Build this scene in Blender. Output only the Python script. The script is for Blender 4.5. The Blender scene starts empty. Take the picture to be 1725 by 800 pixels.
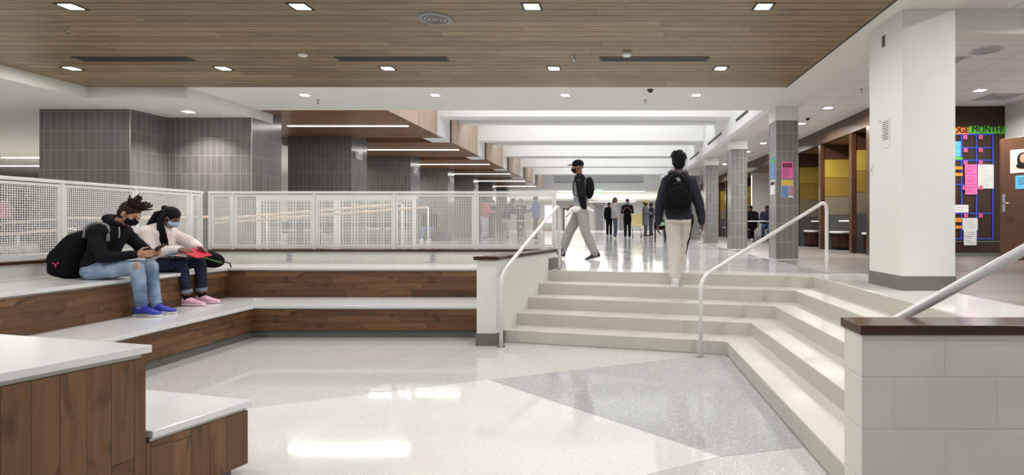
import bpy, bmesh, math, random
from mathutils import Vector as V, Matrix, Quaternion
random.seed(7)
sc = bpy.context.scene
C = sc.collection
PI = math.pi
# ---------------------------------------------------------------- camera
cam_d = bpy.data.cameras.new('camera'); cam = bpy.data.objects.new('camera', cam_d); C.objects.link(cam)
cam.location = (0, 0, 1.35); cam.rotation_euler = (PI/2, 0, 0)
cam_d.sensor_width = 36; cam_d.lens = 950/1725*36
cam_d.shift_x = -0.1; cam_d.shift_y = -24/1725
cam_d.clip_start = 0.05; cam_d.clip_end = 300
sc.camera = cam
# ---------------------------------------------------------------- world, view
w = bpy.data.worlds.new('world'); sc.world = w; w.use_nodes = True
w.node_tree.nodes['Background'].inputs[0].default_value = (0.93, 0.96, 1.0, 1)
w.node_tree.nodes['Background'].inputs[1].default_value = 0.2
sc.view_settings.view_transform = 'Standard'
sc.view_settings.look = 'None'
sc.view_settings.gamma = 1.0
sc.view_settings.use_curve_mapping = False
sc.view_settings.exposure = 0.33
# light strengths (watts)
E_DOWN, E_SOFFIT, E_LINEAR, E_SKY, E_ACT, E_FAR = 14, 16, 24, 40, 68, 440

def area(name, loc, sx, sy, e, col=(1, .982, .958), rot=(0, 0, 0), spread=PI):
    l = bpy.data.lights.new(name, 'AREA'); l.shape = 'RECTANGLE'; l.size = sx; l.size_y = sy
    l.energy = e; l.color = col; l.spread = spread
    o = bpy.data.objects.new(name, l); o.location = loc; o.rotation_euler = rot; C.objects.link(o)
    return o
# ---------------------------------------------------------------- constants (metres)
R = 0.141; U = 5*R; CZ = 3.39; LZ = 3.22; AZ = 3.66; TZ = 4.9
SA = math.radians(14.6)
D = V((math.cos(SA), -math.sin(SA), 0)); N = V((math.sin(SA), math.cos(SA), 0))
# skylight light over the atrium, one large lamp per bay
for k in range(6):
    area('atrium_skylight_lamp', (-.7, 11.6+3.85*k, TZ-.06), 6.2, 1.6, E_SKY, (1, .99, .97))
area('hall_end_lamp', (-2, 44, 3.35), 16, 10, E_FAR*2.6, (1, .97, .92))
area('left_hall_fill', (-15, 15, 3.1), 8, 3, E_FAR*.45, (1, .94, .86))  # fill light added to brighten the left hall
area('left_soffit_fill', (-9.5, 5.5, 3.18), 1.5, 5, 75, (1, .96, .9))  # unseen fill, added to lift the left ceiling by floor bounce
area('left_hall_fill', (-8.6, 19, 3.1), 1.2, 6, E_FAR*.35, (1, .94, .86))  # second fill added for the left hall, no fixture modelled

# ---------------------------------------------------------------- materials
def lin(c):
    c = c/255
    return c/12.92 if c <= .04045 else ((c+.055)/1.055)**2.4
def rgb(r, g, b): return (lin(r), lin(g), lin(b), 1)
class NT:
    def __init__(s, name):
        s.m = bpy.data.materials.new(name); s.m.use_nodes = True; s.t = s.m.node_tree
        s.b = s.t.nodes['Principled BSDF']
    def n(s, typ, ins=None, **kw):
        x = s.t.nodes.new(typ)
        for k, v in kw.items(): setattr(x, k, v)
        for k, v in (ins or {}).items():
            if hasattr(v, 'is_output'): s.t.links.new(v, x.inputs[k])
            else: x.inputs[k].default_value = v
        return x
    def l(s, a, b): s.t.links.new(a, b)
    def math(s, op, a, b=0.0, c=None):
        ins = {0: a, 1: b}
        if c is not None: ins[2] = c
        return s.n('ShaderNodeMath', ins, operation=op).outputs[0]
    def mix(s, f, a, b, bt='MIX'):
        x = s.t.nodes.new('ShaderNodeMix'); x.data_type = 'RGBA'; x.blend_type = bt
        for sock, v in ((x.inputs[0], f), (x.inputs[6], a), (x.inputs[7], b)):
            if hasattr(v, 'is_output'): s.l(v, sock)
            else: sock.default_value = v
        return x.outputs[2]
    def coords(s): return s.n('ShaderNodeTexCoord').outputs['Object']
    def bump(s, h, st=.2, d=.01):
        b = s.n('ShaderNodeBump', {'Height': h, 'Strength': st, 'Distance': d}); s.l(b.outputs[0], s.b.inputs['Normal'])
    def base(s, c):
        if hasattr(c, 'is_output'): s.l(c, s.b.inputs['Base Color'])
        else: s.b.inputs['Base Color'].default_value = c
def plain(name, c, rough=.5, metal=0, var=.04, scale=6, bump=0, bscale=80, spec=.5):
    t = NT(name); o = t.coords()
    nz = t.n('ShaderNodeTexNoise', {'Vector': o, 'Scale': scale, 'Detail': 4}).outputs[0]
    a = tuple(max(0, x*(1-var*1.6)) for x in c[:3])+(1,); b = tuple(min(1, x*(1+var*1.6)) for x in c[:3])+(1,)
    t.base(t.mix(nz, a, b)); t.b.inputs['Roughness'].default_value = rough
    t.b.inputs['Metallic'].default_value = metal; t.b.inputs['Specular IOR Level'].default_value = spec
    if bump:
        t.bump(t.n('ShaderNodeTexNoise', {'Vector': o, 'Scale': bscale, 'Detail': 3}).outputs[0], bump, .004)
    return t.m
def emit(name, c, s):
    t = NT(name); t.base((.8, .8, .8, 1)); t.b.inputs['Emission Color'].default_value = c
    t.b.inputs['Emission Strength'].default_value = s
    return t.m
def wood(name, cols, u='Y', v='X', w=.13, L=1.6, gap=.05, rough=.45, grain=1.0, knots=True, gapc=(.008, .005, .003, 1), bumpy=.4):
    """boards w wide across axis u, running along axis v"""
    t = NT(name); s = t.n('ShaderNodeSeparateXYZ', {0: t.coords()})
    a = s.outputs[u] if u in 'XYZ' else None; b = s.outputs[v]
    ua = t.math('DIVIDE', a, w); idx = t.math('FLOOR', ua); fr = t.math('FRACT', ua)
    r1 = t.n('ShaderNodeTexWhiteNoise', {'W': idx}, noise_dimensions='1D').outputs['Value']
    vb = t.math('ADD', t.math('DIVIDE', b, L), t.math('MULTIPLY', r1, 7.3)); jdx = t.math('FLOOR', vb); fj = t.math('FRACT', vb)
    cmb = t.n('ShaderNodeCombineXYZ', {0: idx, 1: jdx, 2: 0.0}).outputs[0]
    wn = t.n('ShaderNodeTexWhiteNoise', {'Vector': cmb}, noise_dimensions='2D').outputs['Value']
    ramp = t.n('ShaderNodeValToRGB', {0: wn}); e = ramp.color_ramp.elements
    e[0].color = cols[0]; e[1].color = cols[-1]
    for i, c in enumerate(cols[1:-1]):
        x = e.new((i+1)/(len(cols)-1)); x.color = c
    # grain stretched along the board
    gc = t.n('ShaderNodeCombineXYZ', {0: t.math('MULTIPLY', a, 45), 1: t.math('ADD', t.math('MULTIPLY', b, 2.2), t.math('MULTIPLY', wn, 40)), 2: wn}).outputs[0]
    g = t.n('ShaderNodeTexNoise', {'Vector': gc, 'Scale': 1.0, 'Detail': 5, 'Roughness': .6, 'Distortion': .6}).outputs[0]
    gr = t.n('ShaderNodeMapRange', {0: g, 1: .3, 2: .75, 3: 1-.28*grain, 4: 1+.2*grain}).outputs[0]
    gcol = t.n('ShaderNodeCombineColor', {0: gr, 1: gr, 2: gr}).outputs[0]
    col = t.mix(1.0, ramp.outputs[0], gcol, 'MULTIPLY')
    if knots:
        kc = t.n('ShaderNodeCombineXYZ', {0: t.math('MULTIPLY', a, 9), 1: t.math('ADD', t.math('MULTIPLY', b, 4), t.math('MULTIPLY', wn, 13)), 2: t.math('MULTIPLY', wn, 9)}).outputs[0]
        kn = t.n('ShaderNodeTexNoise', {'Vector': kc, 'Scale': .8, 'Detail': 3, 'Distortion': 1.2}).outputs[0]
        kf = t.n('ShaderNodeMapRange', {0: kn, 1: .56, 2: .74, 3: 0.0, 4: .75}).outputs[0]
        col = t.mix(kf, col, tuple(x*.28 for x in cols[0][:3])+(1,))
    g1 = t.math('LESS_THAN', fr, gap); g2 = t.math('LESS_THAN', fj, .0035/L*1.0)
    gg = t.math('MAXIMUM', g1, g2)
    t.base(t.mix(gg, col, gapc)); t.b.inputs['Roughness'].default_value = rough
    t.bump(t.math('ADD', t.math('MULTIPLY', gg, -1.0), t.math('MULTIPLY', g, .1)), bumpy, .004)
    return t.m
def tile(name, c, grout, axis='X', tw=.105, th=.318, rough=.28, var=.1, off=0.0):
    """stack bonded tall tiles on a wall that runs along axis"""
    t = NT(name); s = t.n('ShaderNodeSeparateXYZ', {0: t.coords()})
    a = t.math('ADD', t.math('DIVIDE', s.outputs[axis], tw), off); b = t.math('DIVIDE', s.outputs['Z'], th)
    ga = t.math('LESS_THAN', t.math('FRACT', a), .045); gb = t.math('LESS_THAN', t.math('FRACT', b), .016)
    g = t.math('MAXIMUM', ga, gb)
    cmb = t.n('ShaderNodeCombineXYZ', {0: t.math('FLOOR', a), 1: t.math('FLOOR', b), 2: 0.0}).outputs[0]
    wn = t.n('ShaderNodeTexWhiteNoise', {'Vector': cmb}, noise_dimensions='2D').outputs['Value']
    col = t.mix(wn, tuple(x*(1-var) for x in c[:3])+(1,), tuple(x*(1+var) for x in c[:3])+(1,))
    t.base(t.mix(g, col, grout)); t.b.inputs['Roughness'].default_value = rough
    t.bump(t.math('MULTIPLY', g, -1.0), .3, .003)
    return t.m
def terrazzo(name, c, chips, rough=.12, scale=70, amt=.5, veins=False):
    t = NT(name); o = t.coords()
    v = t.n('ShaderNodeTexVoronoi', {'Vector': o, 'Scale': scale, 'Randomness': 1.0})
    sep = t.n('ShaderNodeSeparateColor', {0: v.outputs['Color']})
    d = t.math('LESS_THAN', v.outputs['Distance'], .42)
    pick = t.math('GREATER_THAN', sep.outputs[0], 1-amt)
    f = t.math('MULTIPLY', t.math('MULTIPLY', d, pick), .9)
    ramp = t.n('ShaderNodeValToRGB', {0: sep.outputs[1]}); e = ramp.color_ramp.elements
    e[0].color = chips[0]; e[1].color = chips[-1]
    for i, q in enumerate(chips[1:-1]):
        x = e.new((i+1)/(len(chips)-1)); x.color = q
    ramp.color_ramp.interpolation = 'CONSTANT'
    n2 = t.n('ShaderNodeTexNoise', {'Vector': o, 'Scale': 2.2, 'Detail': 5}).outputs[0]
    n3 = t.n('ShaderNodeTexNoise', {'Vector': o, 'Scale': 160, 'Detail': 2}).outputs[0]
    bc = t.mix(n2, tuple(x*.93 for x in c[:3])+(1,), tuple(min(1, x*1.06) for x in c[:3])+(1,))
    bc = t.mix(t.n('ShaderNodeMapRange', {0: n3, 1: .35, 2: .65, 3: 0.0, 4: .35}).outputs[0], bc, tuple(x*.86 for x in c[:3])+(1,))
    t.base(t.mix(f, bc, ramp.outputs[0]))
    t.l(t.n('ShaderNodeMapRange', {0: n2, 1: .3, 2: .7, 3: rough*.75, 4: rough*1.4}).outputs[0], t.b.inputs['Roughness'])
    return t.m
def blockwork(name, c, axis='X', bw=.406, bh=.2032, offx=0.0, offz=0.0, st=.5):
    t = NT(name); s = t.n('ShaderNodeSeparateXYZ', {0: t.coords()})
    z = t.math('DIVIDE', t.math('ADD', s.outputs['Z'], offz), bh); row = t.math('FLOOR', z)
    half = t.math('MULTIPLY', t.math('MODULO', t.math('ABSOLUTE', row), 2.0), .5)
    a = t.math('ADD', t.math('DIVIDE', t.math('ADD', s.outputs[axis], offx+40*bw), bw), half)
    def edge(x, wdt):
        f = t.math('FRACT', x); dd = t.math('MINIMUM', f, t.math('SUBTRACT', 1.0, f))
        return t.n('ShaderNodeMapRange', {0: dd, 1: 0.0, 2: wdt, 3: 1.0, 4: 0.0}, interpolation_type='SMOOTHSTEP').outputs[0]
    g = t.math('MAXIMUM', edge(a, .022), edge(z, .045))
    n = t.n('ShaderNodeTexNoise', {'Vector': t.coords(), 'Scale': 90, 'Detail': 4}).outputs[0]
    n2 = t.n('ShaderNodeTexNoise', {'Vector': t.coords(), 'Scale': 3, 'Detail': 2}).outputs[0]
    t.base(t.mix(n2, tuple(x*.95 for x in c[:3])+(1,), tuple(min(1, x*1.04) for x in c[:3])+(1,)))
    t.b.inputs['Roughness'].default_value = .45
    t.bump(t.math('ADD', t.math('MULTIPLY', g, -1.0), t.math('MULTIPLY', n, .12)), st, .006)
    return t.m
def grid_ceiling(name, c, gx=.61, gy=.61):
    t = NT(name); s = t.n('ShaderNodeSeparateXYZ', {0: t.coords()})
    a = t.math('LESS_THAN', t.math('FRACT', t.math('DIVIDE', s.outputs['X'], gx)), .03)
    b = t.math('LESS_THAN', t.math('FRACT', t.math('DIVIDE', s.outputs['Y'], gy)), .03)
    g = t.math('MAXIMUM', a, b)
    t.base(t.mix(g, c, tuple(x*.72 for x in c[:3])+(1,))); t.b.inputs['Roughness'].default_value = .85
    t.bump(t.math('ADD', g, t.math('MULTIPLY', t.n('ShaderNodeTexNoise', {'Vector': t.coords(), 'Scale': 180}).outputs[0], .3)), .25, .004)
    return t.m
BW = [rgb(80, 54, 34), rgb(110, 76, 48), rgb(96, 65, 41), rgb(132, 94, 60), rgb(102, 70, 46)]
CW = [rgb(122, 102, 74), rgb(146, 122, 90), rgb(136, 116, 88), rgb(158, 134, 98), rgb(128, 107, 78)]
SW = [rgb(184, 160, 140), rgb(205, 184, 165), rgb(194, 170, 150)]
HW = [rgb(80, 61, 46), rgb(100, 78, 59), rgb(70, 54, 40), rgb(90, 70, 53)]
M = dict(
 wall=plain('painted_wall', rgb(224, 223, 218), .55, var=.015, bump=.05),
 block=blockwork('painted_block', rgb(228, 226, 218), 'X', offx=-.075, offz=.066),
 blocky=blockwork('painted_block_along', rgb(228, 226, 218), 'Y'),
 ceil=plain('painted_ceiling', rgb(220, 219, 213), .7, var=.01),
 bright=plain('white_drywall', rgb(238, 238, 238), .6, var=.01),
 greybase=plain('grey_rubber_base', rgb(108, 108, 102), .45),
 wceil=wood('ceiling_boards', CW, 'Y', 'X', .158, 2.4, .09, .4, 1.7, False, (.004, .003, .002, 1), .8),
 wboxu=wood('box_soffit_boards', [rgb(124, 88, 58), rgb(144, 104, 70), rgb(112, 80, 54)], 'Y', 'X', .13, 2.0, .05, .38, .9, False),
 wside=wood('pale_slats', SW, 'Y', 'Z', .14, 6, .04, .45, .5, False, rgb(150, 125, 104)),
 wfascia=wood('fascia_boards', [rgb(122, 84, 54), rgb(134, 94, 62)], 'Z', 'X', .5, 5, .0, .4, .8, False),
 whead=wood('header_slats', HW, 'Y', 'Z', .12, 5, .06, .45, .8, False),
 wx=wood('bench_boards_x', BW, 'Z', 'X', .09, .85, .02, .5),
 wy=wood('bench_boards_y', BW, 'Z', 'Y', .09, .85, .02, .5),
 wv=wood('bench_boards_upright', BW, 'Y', 'Z', .085, 1.4, .025, .5),
 cap=wood('dark_cap_wood', [rgb(62, 39, 25), rgb(78, 50, 32)], 'Z', 'X', .4, 1.3, 0, .22, .8, False),
 capy=wood('dark_cap_wood_along', [rgb(62, 36, 22), rgb(80, 48, 28)], 'Z', 'Y', .4, 1.3, 0, .22, .8, False),
 wpanel=wood('dark_wall_panel', [rgb(52, 33, 22), rgb(59, 38, 25)], 'X', 'Z', .9, 4, .004, .3, .7, False),
 wdoor=wood('door_veneer', [rgb(76, 49, 31), rgb(82, 53, 34)], 'X', 'Z', 2, 8, 0, .35, .8, False),
 dbrown=plain('dark_brown_laminate', rgb(70, 46, 34), .4),
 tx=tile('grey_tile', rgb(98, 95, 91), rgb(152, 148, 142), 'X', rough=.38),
 ty=tile('grey_tile_lit_side', rgb(108, 105, 101), rgb(152, 148, 142), 'Y', rough=.2),  # lighter, glossier copy of the tile: atrium light painted into side faces
 cx=tile('column_tile', rgb(124, 121, 117), rgb(182, 180, 176), 'X', .098, .318),
 cy=tile('column_tile_side', rgb(124, 121, 117), rgb(182, 180, 176), 'Y', .098, .318),
 slab=plain('white_quartz', rgb(222, 222, 222), .16, var=.02, scale=14),
 alu=plain('brushed_aluminium', rgb(176, 176, 172), .3, .8),
 terr=terrazzo('terrazzo_pale', rgb(198, 198, 195), [rgb(236, 236, 232), rgb(170, 166, 158), rgb(222, 220, 214)], .075, 130, .4),
 terw=terrazzo('terrazzo_white', rgb(218, 218, 215), [rgb(240, 240, 238), rgb(200, 196, 188), rgb(232, 230, 226)], .065, 130, .3),
 terg=terrazzo('terrazzo_grey', rgb(172, 173, 174), [rgb(206, 206, 204), rgb(222, 222, 222), rgb(152, 152, 152)], .07, 110, .36),
 border=terrazzo('terrazzo_border', rgb(236, 235, 230), [rgb(244, 244, 240), rgb(214, 210, 202), rgb(238, 236, 232)], .12, 130, .3),
 hall=terrazzo('terrazzo_hall', rgb(204, 204, 203), [rgb(230, 230, 228), rgb(176, 176, 174), rgb(216, 216, 216)], .1, 75, .35),
 step=terrazzo('terrazzo_step', rgb(198, 195, 186), [rgb(190, 187, 176), rgb(226, 225, 218), rgb(182, 179, 168)], .45, 230, .45),
 lvt=wood('plank_floor', [rgb(110, 101, 94), rgb(122, 113, 106), rgb(102, 93, 86), rgb(128, 119, 112)], 'Y', 'X', .18, 1.2, .012, .34, .6, False, rgb(90, 82, 76), .1),
 act=grid_ceiling('lay_in_ceiling', rgb(232, 231, 228)),
 rail=plain('white_powder_coat', rgb(226, 226, 224), .3, .1, .01),
 mesh=plain('white_wire', rgb(232, 232, 228), .35, 0, .01),
 peach=plain('pale_wood_rail', rgb(222, 196, 176), .35, 0, .05),
 black=plain('black_plastic', rgb(17, 17, 18), .45),
 blackf=plain('black_fabric', rgb(16, 16, 19), .9, var=.2, bump=.3, bscale=200, spec=.15),
 dgrey=plain('dark_grey', rgb(60, 61, 62), .5),
 grey=plain('mid_grey', rgb(150, 150, 152), .5),
 lgrey=plain('light_grey', rgb(196, 197, 198), .5),
 chrome=plain('satin_chrome', rgb(200, 200, 200), .22, 1),
 lamp=emit('lamp_lens', (1, .97, .92, 1), 14),
 lampl=emit('linear_lens', (1, .96, .9, 1), 7),
 sky=emit('skylight_lens', (.97, .985, 1, 1), .9),
 exitg=emit('exit_green', (.02, .6, .12, 1), .9),
 exitw=emit('exit_letters', (.8, 1, .85, 1), 2.5),
 vinyl=plain('white_vinyl', rgb(224, 222, 218), .4),
 yel=plain('yellow_upholstery', rgb(154, 129, 42), .8, var=.06, bump=.2),
 must=plain('mustard_upholstery', rgb(128, 99, 29), .8, var=.06, bump=.2),
 taupe=plain('taupe_upholstery', rgb(108, 98, 82), .85, var=.08, bump=.2),
 char=plain('charcoal_upholstery', rgb(66, 66, 66), .85, var=.08, bump=.2),
 paper=plain('white_paper', rgb(222, 222, 220), .7, var=.02),
 pinkp=plain('pink_paper', rgb(232, 112, 176), .7, var=.03),
 pinkd=plain('hot_pink_card', rgb(226, 96, 150), .7),
 orange=plain('orange_card', rgb(232, 138, 52), .7),
 green=plain('green_card', rgb(92, 190, 60), .7),
 cyan=plain('light_blue_card', rgb(92, 176, 214), .7),
 blue=plain('blue_tape', rgb(52, 74, 190), .6),
 navy=plain('navy_ink', rgb(30, 34, 64), .6),
 redink=plain('dark_red_ink', rgb(96, 20, 44), .6),
 yellowp=plain('yellow_paper', rgb(226, 190, 74), .6),
 bluep=plain('blue_print', rgb(104, 140, 196), .6, var=.25, scale=30),
 cream=plain('cream_laminate', rgb(232, 214, 150), .4),
)
def jeans(name, c):
    return plain(name, c, .85, 0, .22, 9, .3, 300)
# ---------------------------------------------------------------- mesh builder
def frame(d, up=V((0, 0, 1))):
    d = V(d).normalized()
    if abs(d.dot(up)) > .98: up = V((0, 1, 0))
    s = d.cross(up).normalized(); return s, s.cross(d).normalized(), d
class MB:
    def __init__(s): s.bm = bmesh.new(); s.mi = 0
    def mark(s): return len(s.bm.faces)
    def box(s, a, b, mi=0):
        x0, y0, z0 = a; x1, y1, z1 = b
        v = [s.bm.verts.new(p) for p in ((x0,y0,z0),(x1,y0,z0),(x1,y1,z0),(x0,y1,z0),(x0,y0,z1),(x1,y0,z1),(x1,y1,z1),(x0,y1,z1))]
        for f in ((3,2,1,0),(4,5,6,7),(0,1,5,4),(1,2,6,5),(2,3,7,6),(3,0,4,7)):
            s.bm.faces.new([v[i] for i in f]).material_index = mi
        return s
    def obox(s, c, ax, ay, az, hx, hy, hz, mi=0):
        c = V(c); ax, ay, az = V(ax).normalized(), V(ay).normalized(), V(az).normalized(); v = []
        for k in (-1, 1):
            for (i, j) in ((-1,-1),(1,-1),(1,1),(-1,1)): v.append(s.bm.verts.new(c+ax*hx*i+ay*hy*j+az*hz*k))
        for f in ((3,2,1,0),(4,5,6,7),(0,1,5,4),(1,2,6,5),(2,3,7,6),(3,0,4,7)):
            s.bm.faces.new([v[i] for i in f]).material_index = mi
        return s
    def prism(s, pts, z0, z1, mi=0, top=None):
        a = [s.bm.verts.new((p[0], p[1], z0)) for p in pts]; b = [s.bm.verts.new((p[0], p[1], z1)) for p in pts]
        ar = sum(pts[i][0]*pts[(i+1) % len(pts)][1]-pts[(i+1) % len(pts)][0]*pts[i][1] for i in range(len(pts)))
        if ar < 0: a.reverse(); b.reverse()
        n = len(a)
        s.bm.faces.new(list(reversed(a))).material_index = mi
        s.bm.faces.new(b).material_index = mi if top is None else top
        for i in range(n): s.bm.faces.new([a[i], a[(i+1) % n], b[(i+1) % n], b[i]]).material_index = mi
        return s
    def rings(s, rs, mi=0, cap=True):
        vs = [[s.bm.verts.new(p) for p in r] for r in rs]; n = len(vs[0])
        for a, b in zip(vs, vs[1:]):
            for i in range(n):
                f = s.bm.faces.new([a[i], a[(i+1) % n], b[(i+1) % n], b[i]]); f.material_index = mi; f.smooth = True
        if cap:
            s.bm.faces.new(list(reversed(vs[0]))).material_index = mi; s.bm.faces.new(vs[-1]).material_index = mi
        return s
    def tube(s, pts, r, n=12, mi=0):
        pts = [V(p) for p in pts]; rs = []; up = None
        for i, p in enumerate(pts):
            d = (pts[min(i+1, len(pts)-1)]-pts[max(i-1, 0)]).normalized()
            if up is None: sx, up, _ = frame(d)
            else:
                up = (up-d*up.dot(d)).normalized(); sx = d.cross(up)
            rr = r[i] if isinstance(r, (list, tuple)) else r
            rs.append([p+sx*math.cos(2*PI*k/n)*rr+up*math.sin(2*PI*k/n)*rr for k in range(n)])
        return s.rings(rs, mi)
    def cyl(s, a, b, r0, r1=None, n=16, mi=0): return s.tube([a, b], [r0, r0 if r1 is None else r1], n, mi)
    def ell(s, c, rx, ry, rz, ax=V((1,0,0)), ay=V((0,1,0)), az=V((0,0,1)), nu=14, nv=9, mi=0):
        c = V(c); vs = []
        top = s.bm.verts.new(c+az*rz); bot = s.bm.verts.new(c-az*rz)
        for j in range(1, nv):
            th = PI*j/nv
            vs.append([s.bm.verts.new(c+ax*rx*math.sin(th)*math.cos(2*PI*i/nu)+ay*ry*math.sin(th)*math.sin(2*PI*i/nu)+az*rz*math.cos(th)) for i in range(nu)])
        def F(l):
            f = s.bm.faces.new(l); f.smooth = True; f.material_index = mi
        for i in range(nu):
            k = (i+1) % nu
            F([top, vs[0][i], vs[0][k]]); F([bot, vs[-1][k], vs[-1][i]])
            for a, b in zip(vs, vs[1:]): F([a[i], b[i], b[k], a[k]])
        return s
    def sph(s, c, r, mi=0, nu=12, nv=8): return s.ell(c, r, r, r, nu=nu, nv=nv, mi=mi)
    def limb(s, a, b, r0, r1, n=12):
        a, b = V(a), V(b)
        s.tube([a, b], [r0, r1], n); s.sph(a, r0*.995); s.sph(b, r1*.995); return s
    def build(s, name, mat, parent=None, bevel=0, smooth=False, remesh=0, iters=0, fac=.5, seg=2):
        bmesh.ops.recalc_face_normals(s.bm, faces=s.bm.faces[:])
        if smooth:
            for f in s.bm.faces: f.smooth = True
        off = V((0, 0, 0)); p = parent
        while p is not None: off += p.location; p = p.parent
        me = bpy.data.meshes.new(name); 
        bmesh.ops.translate(s.bm, verts=s.bm.verts[:], vec=-off)
        s.bm.to_mesh(me); s.bm.free()
        mats = mat if isinstance(mat, (list, tuple)) else [mat]
        for m in mats: me.materials.append(m)
        o = bpy.data.objects.new(name, me); C.objects.link(o)
        if parent: o.parent = parent
        if remesh:
            m = o.modifiers.new('r', 'REMESH'); m.mode = 'VOXEL'; m.voxel_size = remesh; m.use_smooth_shade = True
            if iters:
                m = o.modifiers.new('s', 'SMOOTH'); m.iterations = iters; m.factor = fac
            dg = bpy.context.evaluated_depsgraph_get()
            nm = bpy.data.meshes.new_from_object(o.evaluated_get(dg)); o.modifiers.clear()
            nm.materials.clear()
            for q in mats: nm.materials.append(q)
            o.data = nm; nm.name = name
            for pl in nm.polygons: pl.use_smooth = True; pl.material_index = 0
        if bevel:
            m = o.modifiers.new('bevel', 'BEVEL'); m.width = bevel; m.segments = seg; m.limit_method = 'ANGLE'; m.angle_limit = .6
        return o
def thing(name, label, cat, loc=(0, 0, 0), group=None):
    o = bpy.data.objects.new(name, None); C.objects.link(o); o.location = loc; o.empty_display_size = .1
    return tag(o, label, cat, group)
def tag(o, label, cat, group=None, kind=None):
    if label: o['label'] = label
    if cat: o['category'] = cat
    if group: o['group'] = group
    if kind: o['kind'] = kind
    return o
def struct(o): o['kind'] = 'structure'; return o
def dup(root, loc, label=None):
    r = root.copy(); C.objects.link(r); r.location = loc
    if label: r['label'] = label
    for ch in list(root.children):
        c = ch.copy(); C.objects.link(c); c.parent = r
        for g in ch.children:
            d = g.copy(); C.objects.link(d); d.parent = c
    return r
def text(s, size, loc, rot, mat, name, parent, ext=.0015, align='CENTER', bold=0):
    cu = bpy.data.curves.new(name, 'FONT'); cu.body = s; cu.size = size; cu.extrude = ext; cu.offset = bold; cu.align_x = align; cu.align_y = 'CENTER'
    o = bpy.data.objects.new('tmp', cu); C.objects.link(o)
    dg = bpy.context.evaluated_depsgraph_get(); dg.update()
    me = bpy.data.meshes.new_from_object(o.evaluated_get(dg)); bpy.data.objects.remove(o)
    me.materials.clear(); me.materials.append(mat); me.name = name
    q = bpy.data.objects.new(name, me); C.objects.link(q); q.parent = parent
    off = V((0, 0, 0)); p = parent
    while p is not None: off += p.location; p = p.parent
    q.location = V(loc)-off; q.rotation_euler = rot
    return q
def bx(name, a, b, mat, parent=None, bevel=0): return MB().box(a, b).build(name, mat, parent, bevel)
# ================================================================ STRUCTURE
def cheek(y, x0=-1.30): return x0+(y-6.22)*N.x/N.y      # right face of the stair's left cheek wall
def front(k):                                            # nosing line k: left end and inner corner
    n = 5.885+.346*(k-1); xk = 1.15+.32*(k-1)
    yc = (n-xk*N.x)/N.y
    p = D*(-2.83)+N*n
    return (cheek(p.y), p.y), (xk, yc)
struct(MB().prism([(-6.0, -4), (9, -4), (9, 8.3), (-6.0, 8.3)], -.12, 0).build('floor', M['terr']))
def inlay(name, pts, z, m): return struct(MB().prism(pts, z, z+.0015).build(name, m))
inlay('floor_inlay', [(-1.09, 4.86), (.61, 3.26), (-1.55, 2.1), (-3.45, 3.2), (-3.19, 3.85)], 0, M['terw'])
inlay('floor_inlay', [(-1.09, 4.86), (.61, 3.26), (1.15, 3.4), (1.15, 5.8), (.95, 5.82), (.35, 5.5)], 0, M['terg'])
(l5, c5) = front(5)
struct(MB().prism([l5, c5, (c5[0], 2.38), (12, 2.38), (12, 58), (-27, 58), (-27, 2.5), (-6.02, 2.5), (-6.02, 8.22), (-.78, 8.22)], U-.14, U).build('floor_upper', M['hall'], bevel=.006))
inlay('floor_plank', [(2.78, 7.3), (3.2, 7.3), (3.2, 2.4), (7.7, 2.4), (7.7, 11.1), (8, 11.1), (8, 34), (2.78, 34)], U, M['lvt'])
# pale border along the stairs
n5 = D*0
inlay('floor_border', [(l5[0]+.01, l5[1]+.02), (c5[0]+.01, c5[1]+.01), (c5[0]+.02, 2.4), (c5[0]+.72, 2.4), (c5[0]+.72, c5[1]+.35), (2.75, 7.25), (l5[0]+.1, 7.25+ (2.75-l5[0])*D.y/D.x*-1)], U, M['border'])
# walls around the seating
def wall(name, pts, z0, z1, m, bevel=0): return struct(MB().prism(pts, z0, z1).build(name, m, bevel=bevel))
wall('wall_bench_back', [(-6.0, 8.05), (-.98, 8.05), (-.93, 8.22), (-6.0, 8.22)], 0, .945, M['block'])
wall('wall_bench_left', [(-6.0, 1.0), (-5.84, 1.0), (-5.84, 8.05), (-6.0, 8.05)], 0, .945, M['blocky'])
cap = MB().prism([(-5.8, 8.0), (-.97, 8.0), (-.97, 8.25), (-6.03, 8.25), (-6.03, 1.0), (-5.8, 1.0)], .945, .978).build('trim_1', M['cap'], bevel=.004); struct(cap)
# stair cheek wall with its cap and grey base
cw = [(-1.52, 6.22), (cheek(6.22), 6.22), (cheek(8.05), 8.05), (-1.0, 8.05)]
wall('wall_stair_left', cw, 0, .945, M['wall'], .004)
cp = [(-1.55, 6.19), (cheek(6.19)+.025, 6.19), (cheek(8.25)+.025, 8.25), (-.97, 8.25), (-.97, 8.0)]
struct(MB().prism(cp, .945, .985).build('trim_2', M['capy'], bevel=.004))
bb = MB().prism([(-1.53, 6.208), (cheek(6.21)+.01, 6.208), (cheek(6.4)+.01, 6.4), (cheek(6.4)-.01, 6.4), (cheek(6.22)-.01, 6.222), (-1.53, 6.222)], 0, .135)
bb.prism([(cheek(7.74)-.01, 7.74), (cheek(7.74)+.012, 7.74), (cheek(8.22)+.012, 8.22), (cheek(8.22)-.01, 8.22)], U, U+.16)
struct(bb.build('baseboard_stair', M['greybase']))
# near block wall on the right
wall('wall_front_right', [(.965, 2.2), (4.6, 2.2), (4.6, 2.37), (.965, 2.37)], 0, .915, M['block'], .004)
struct(MB().box((.955, 2.185, .915), (4.6, 2.385, .953)).build('trim_3', M['cap'], bevel=.004))
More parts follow.
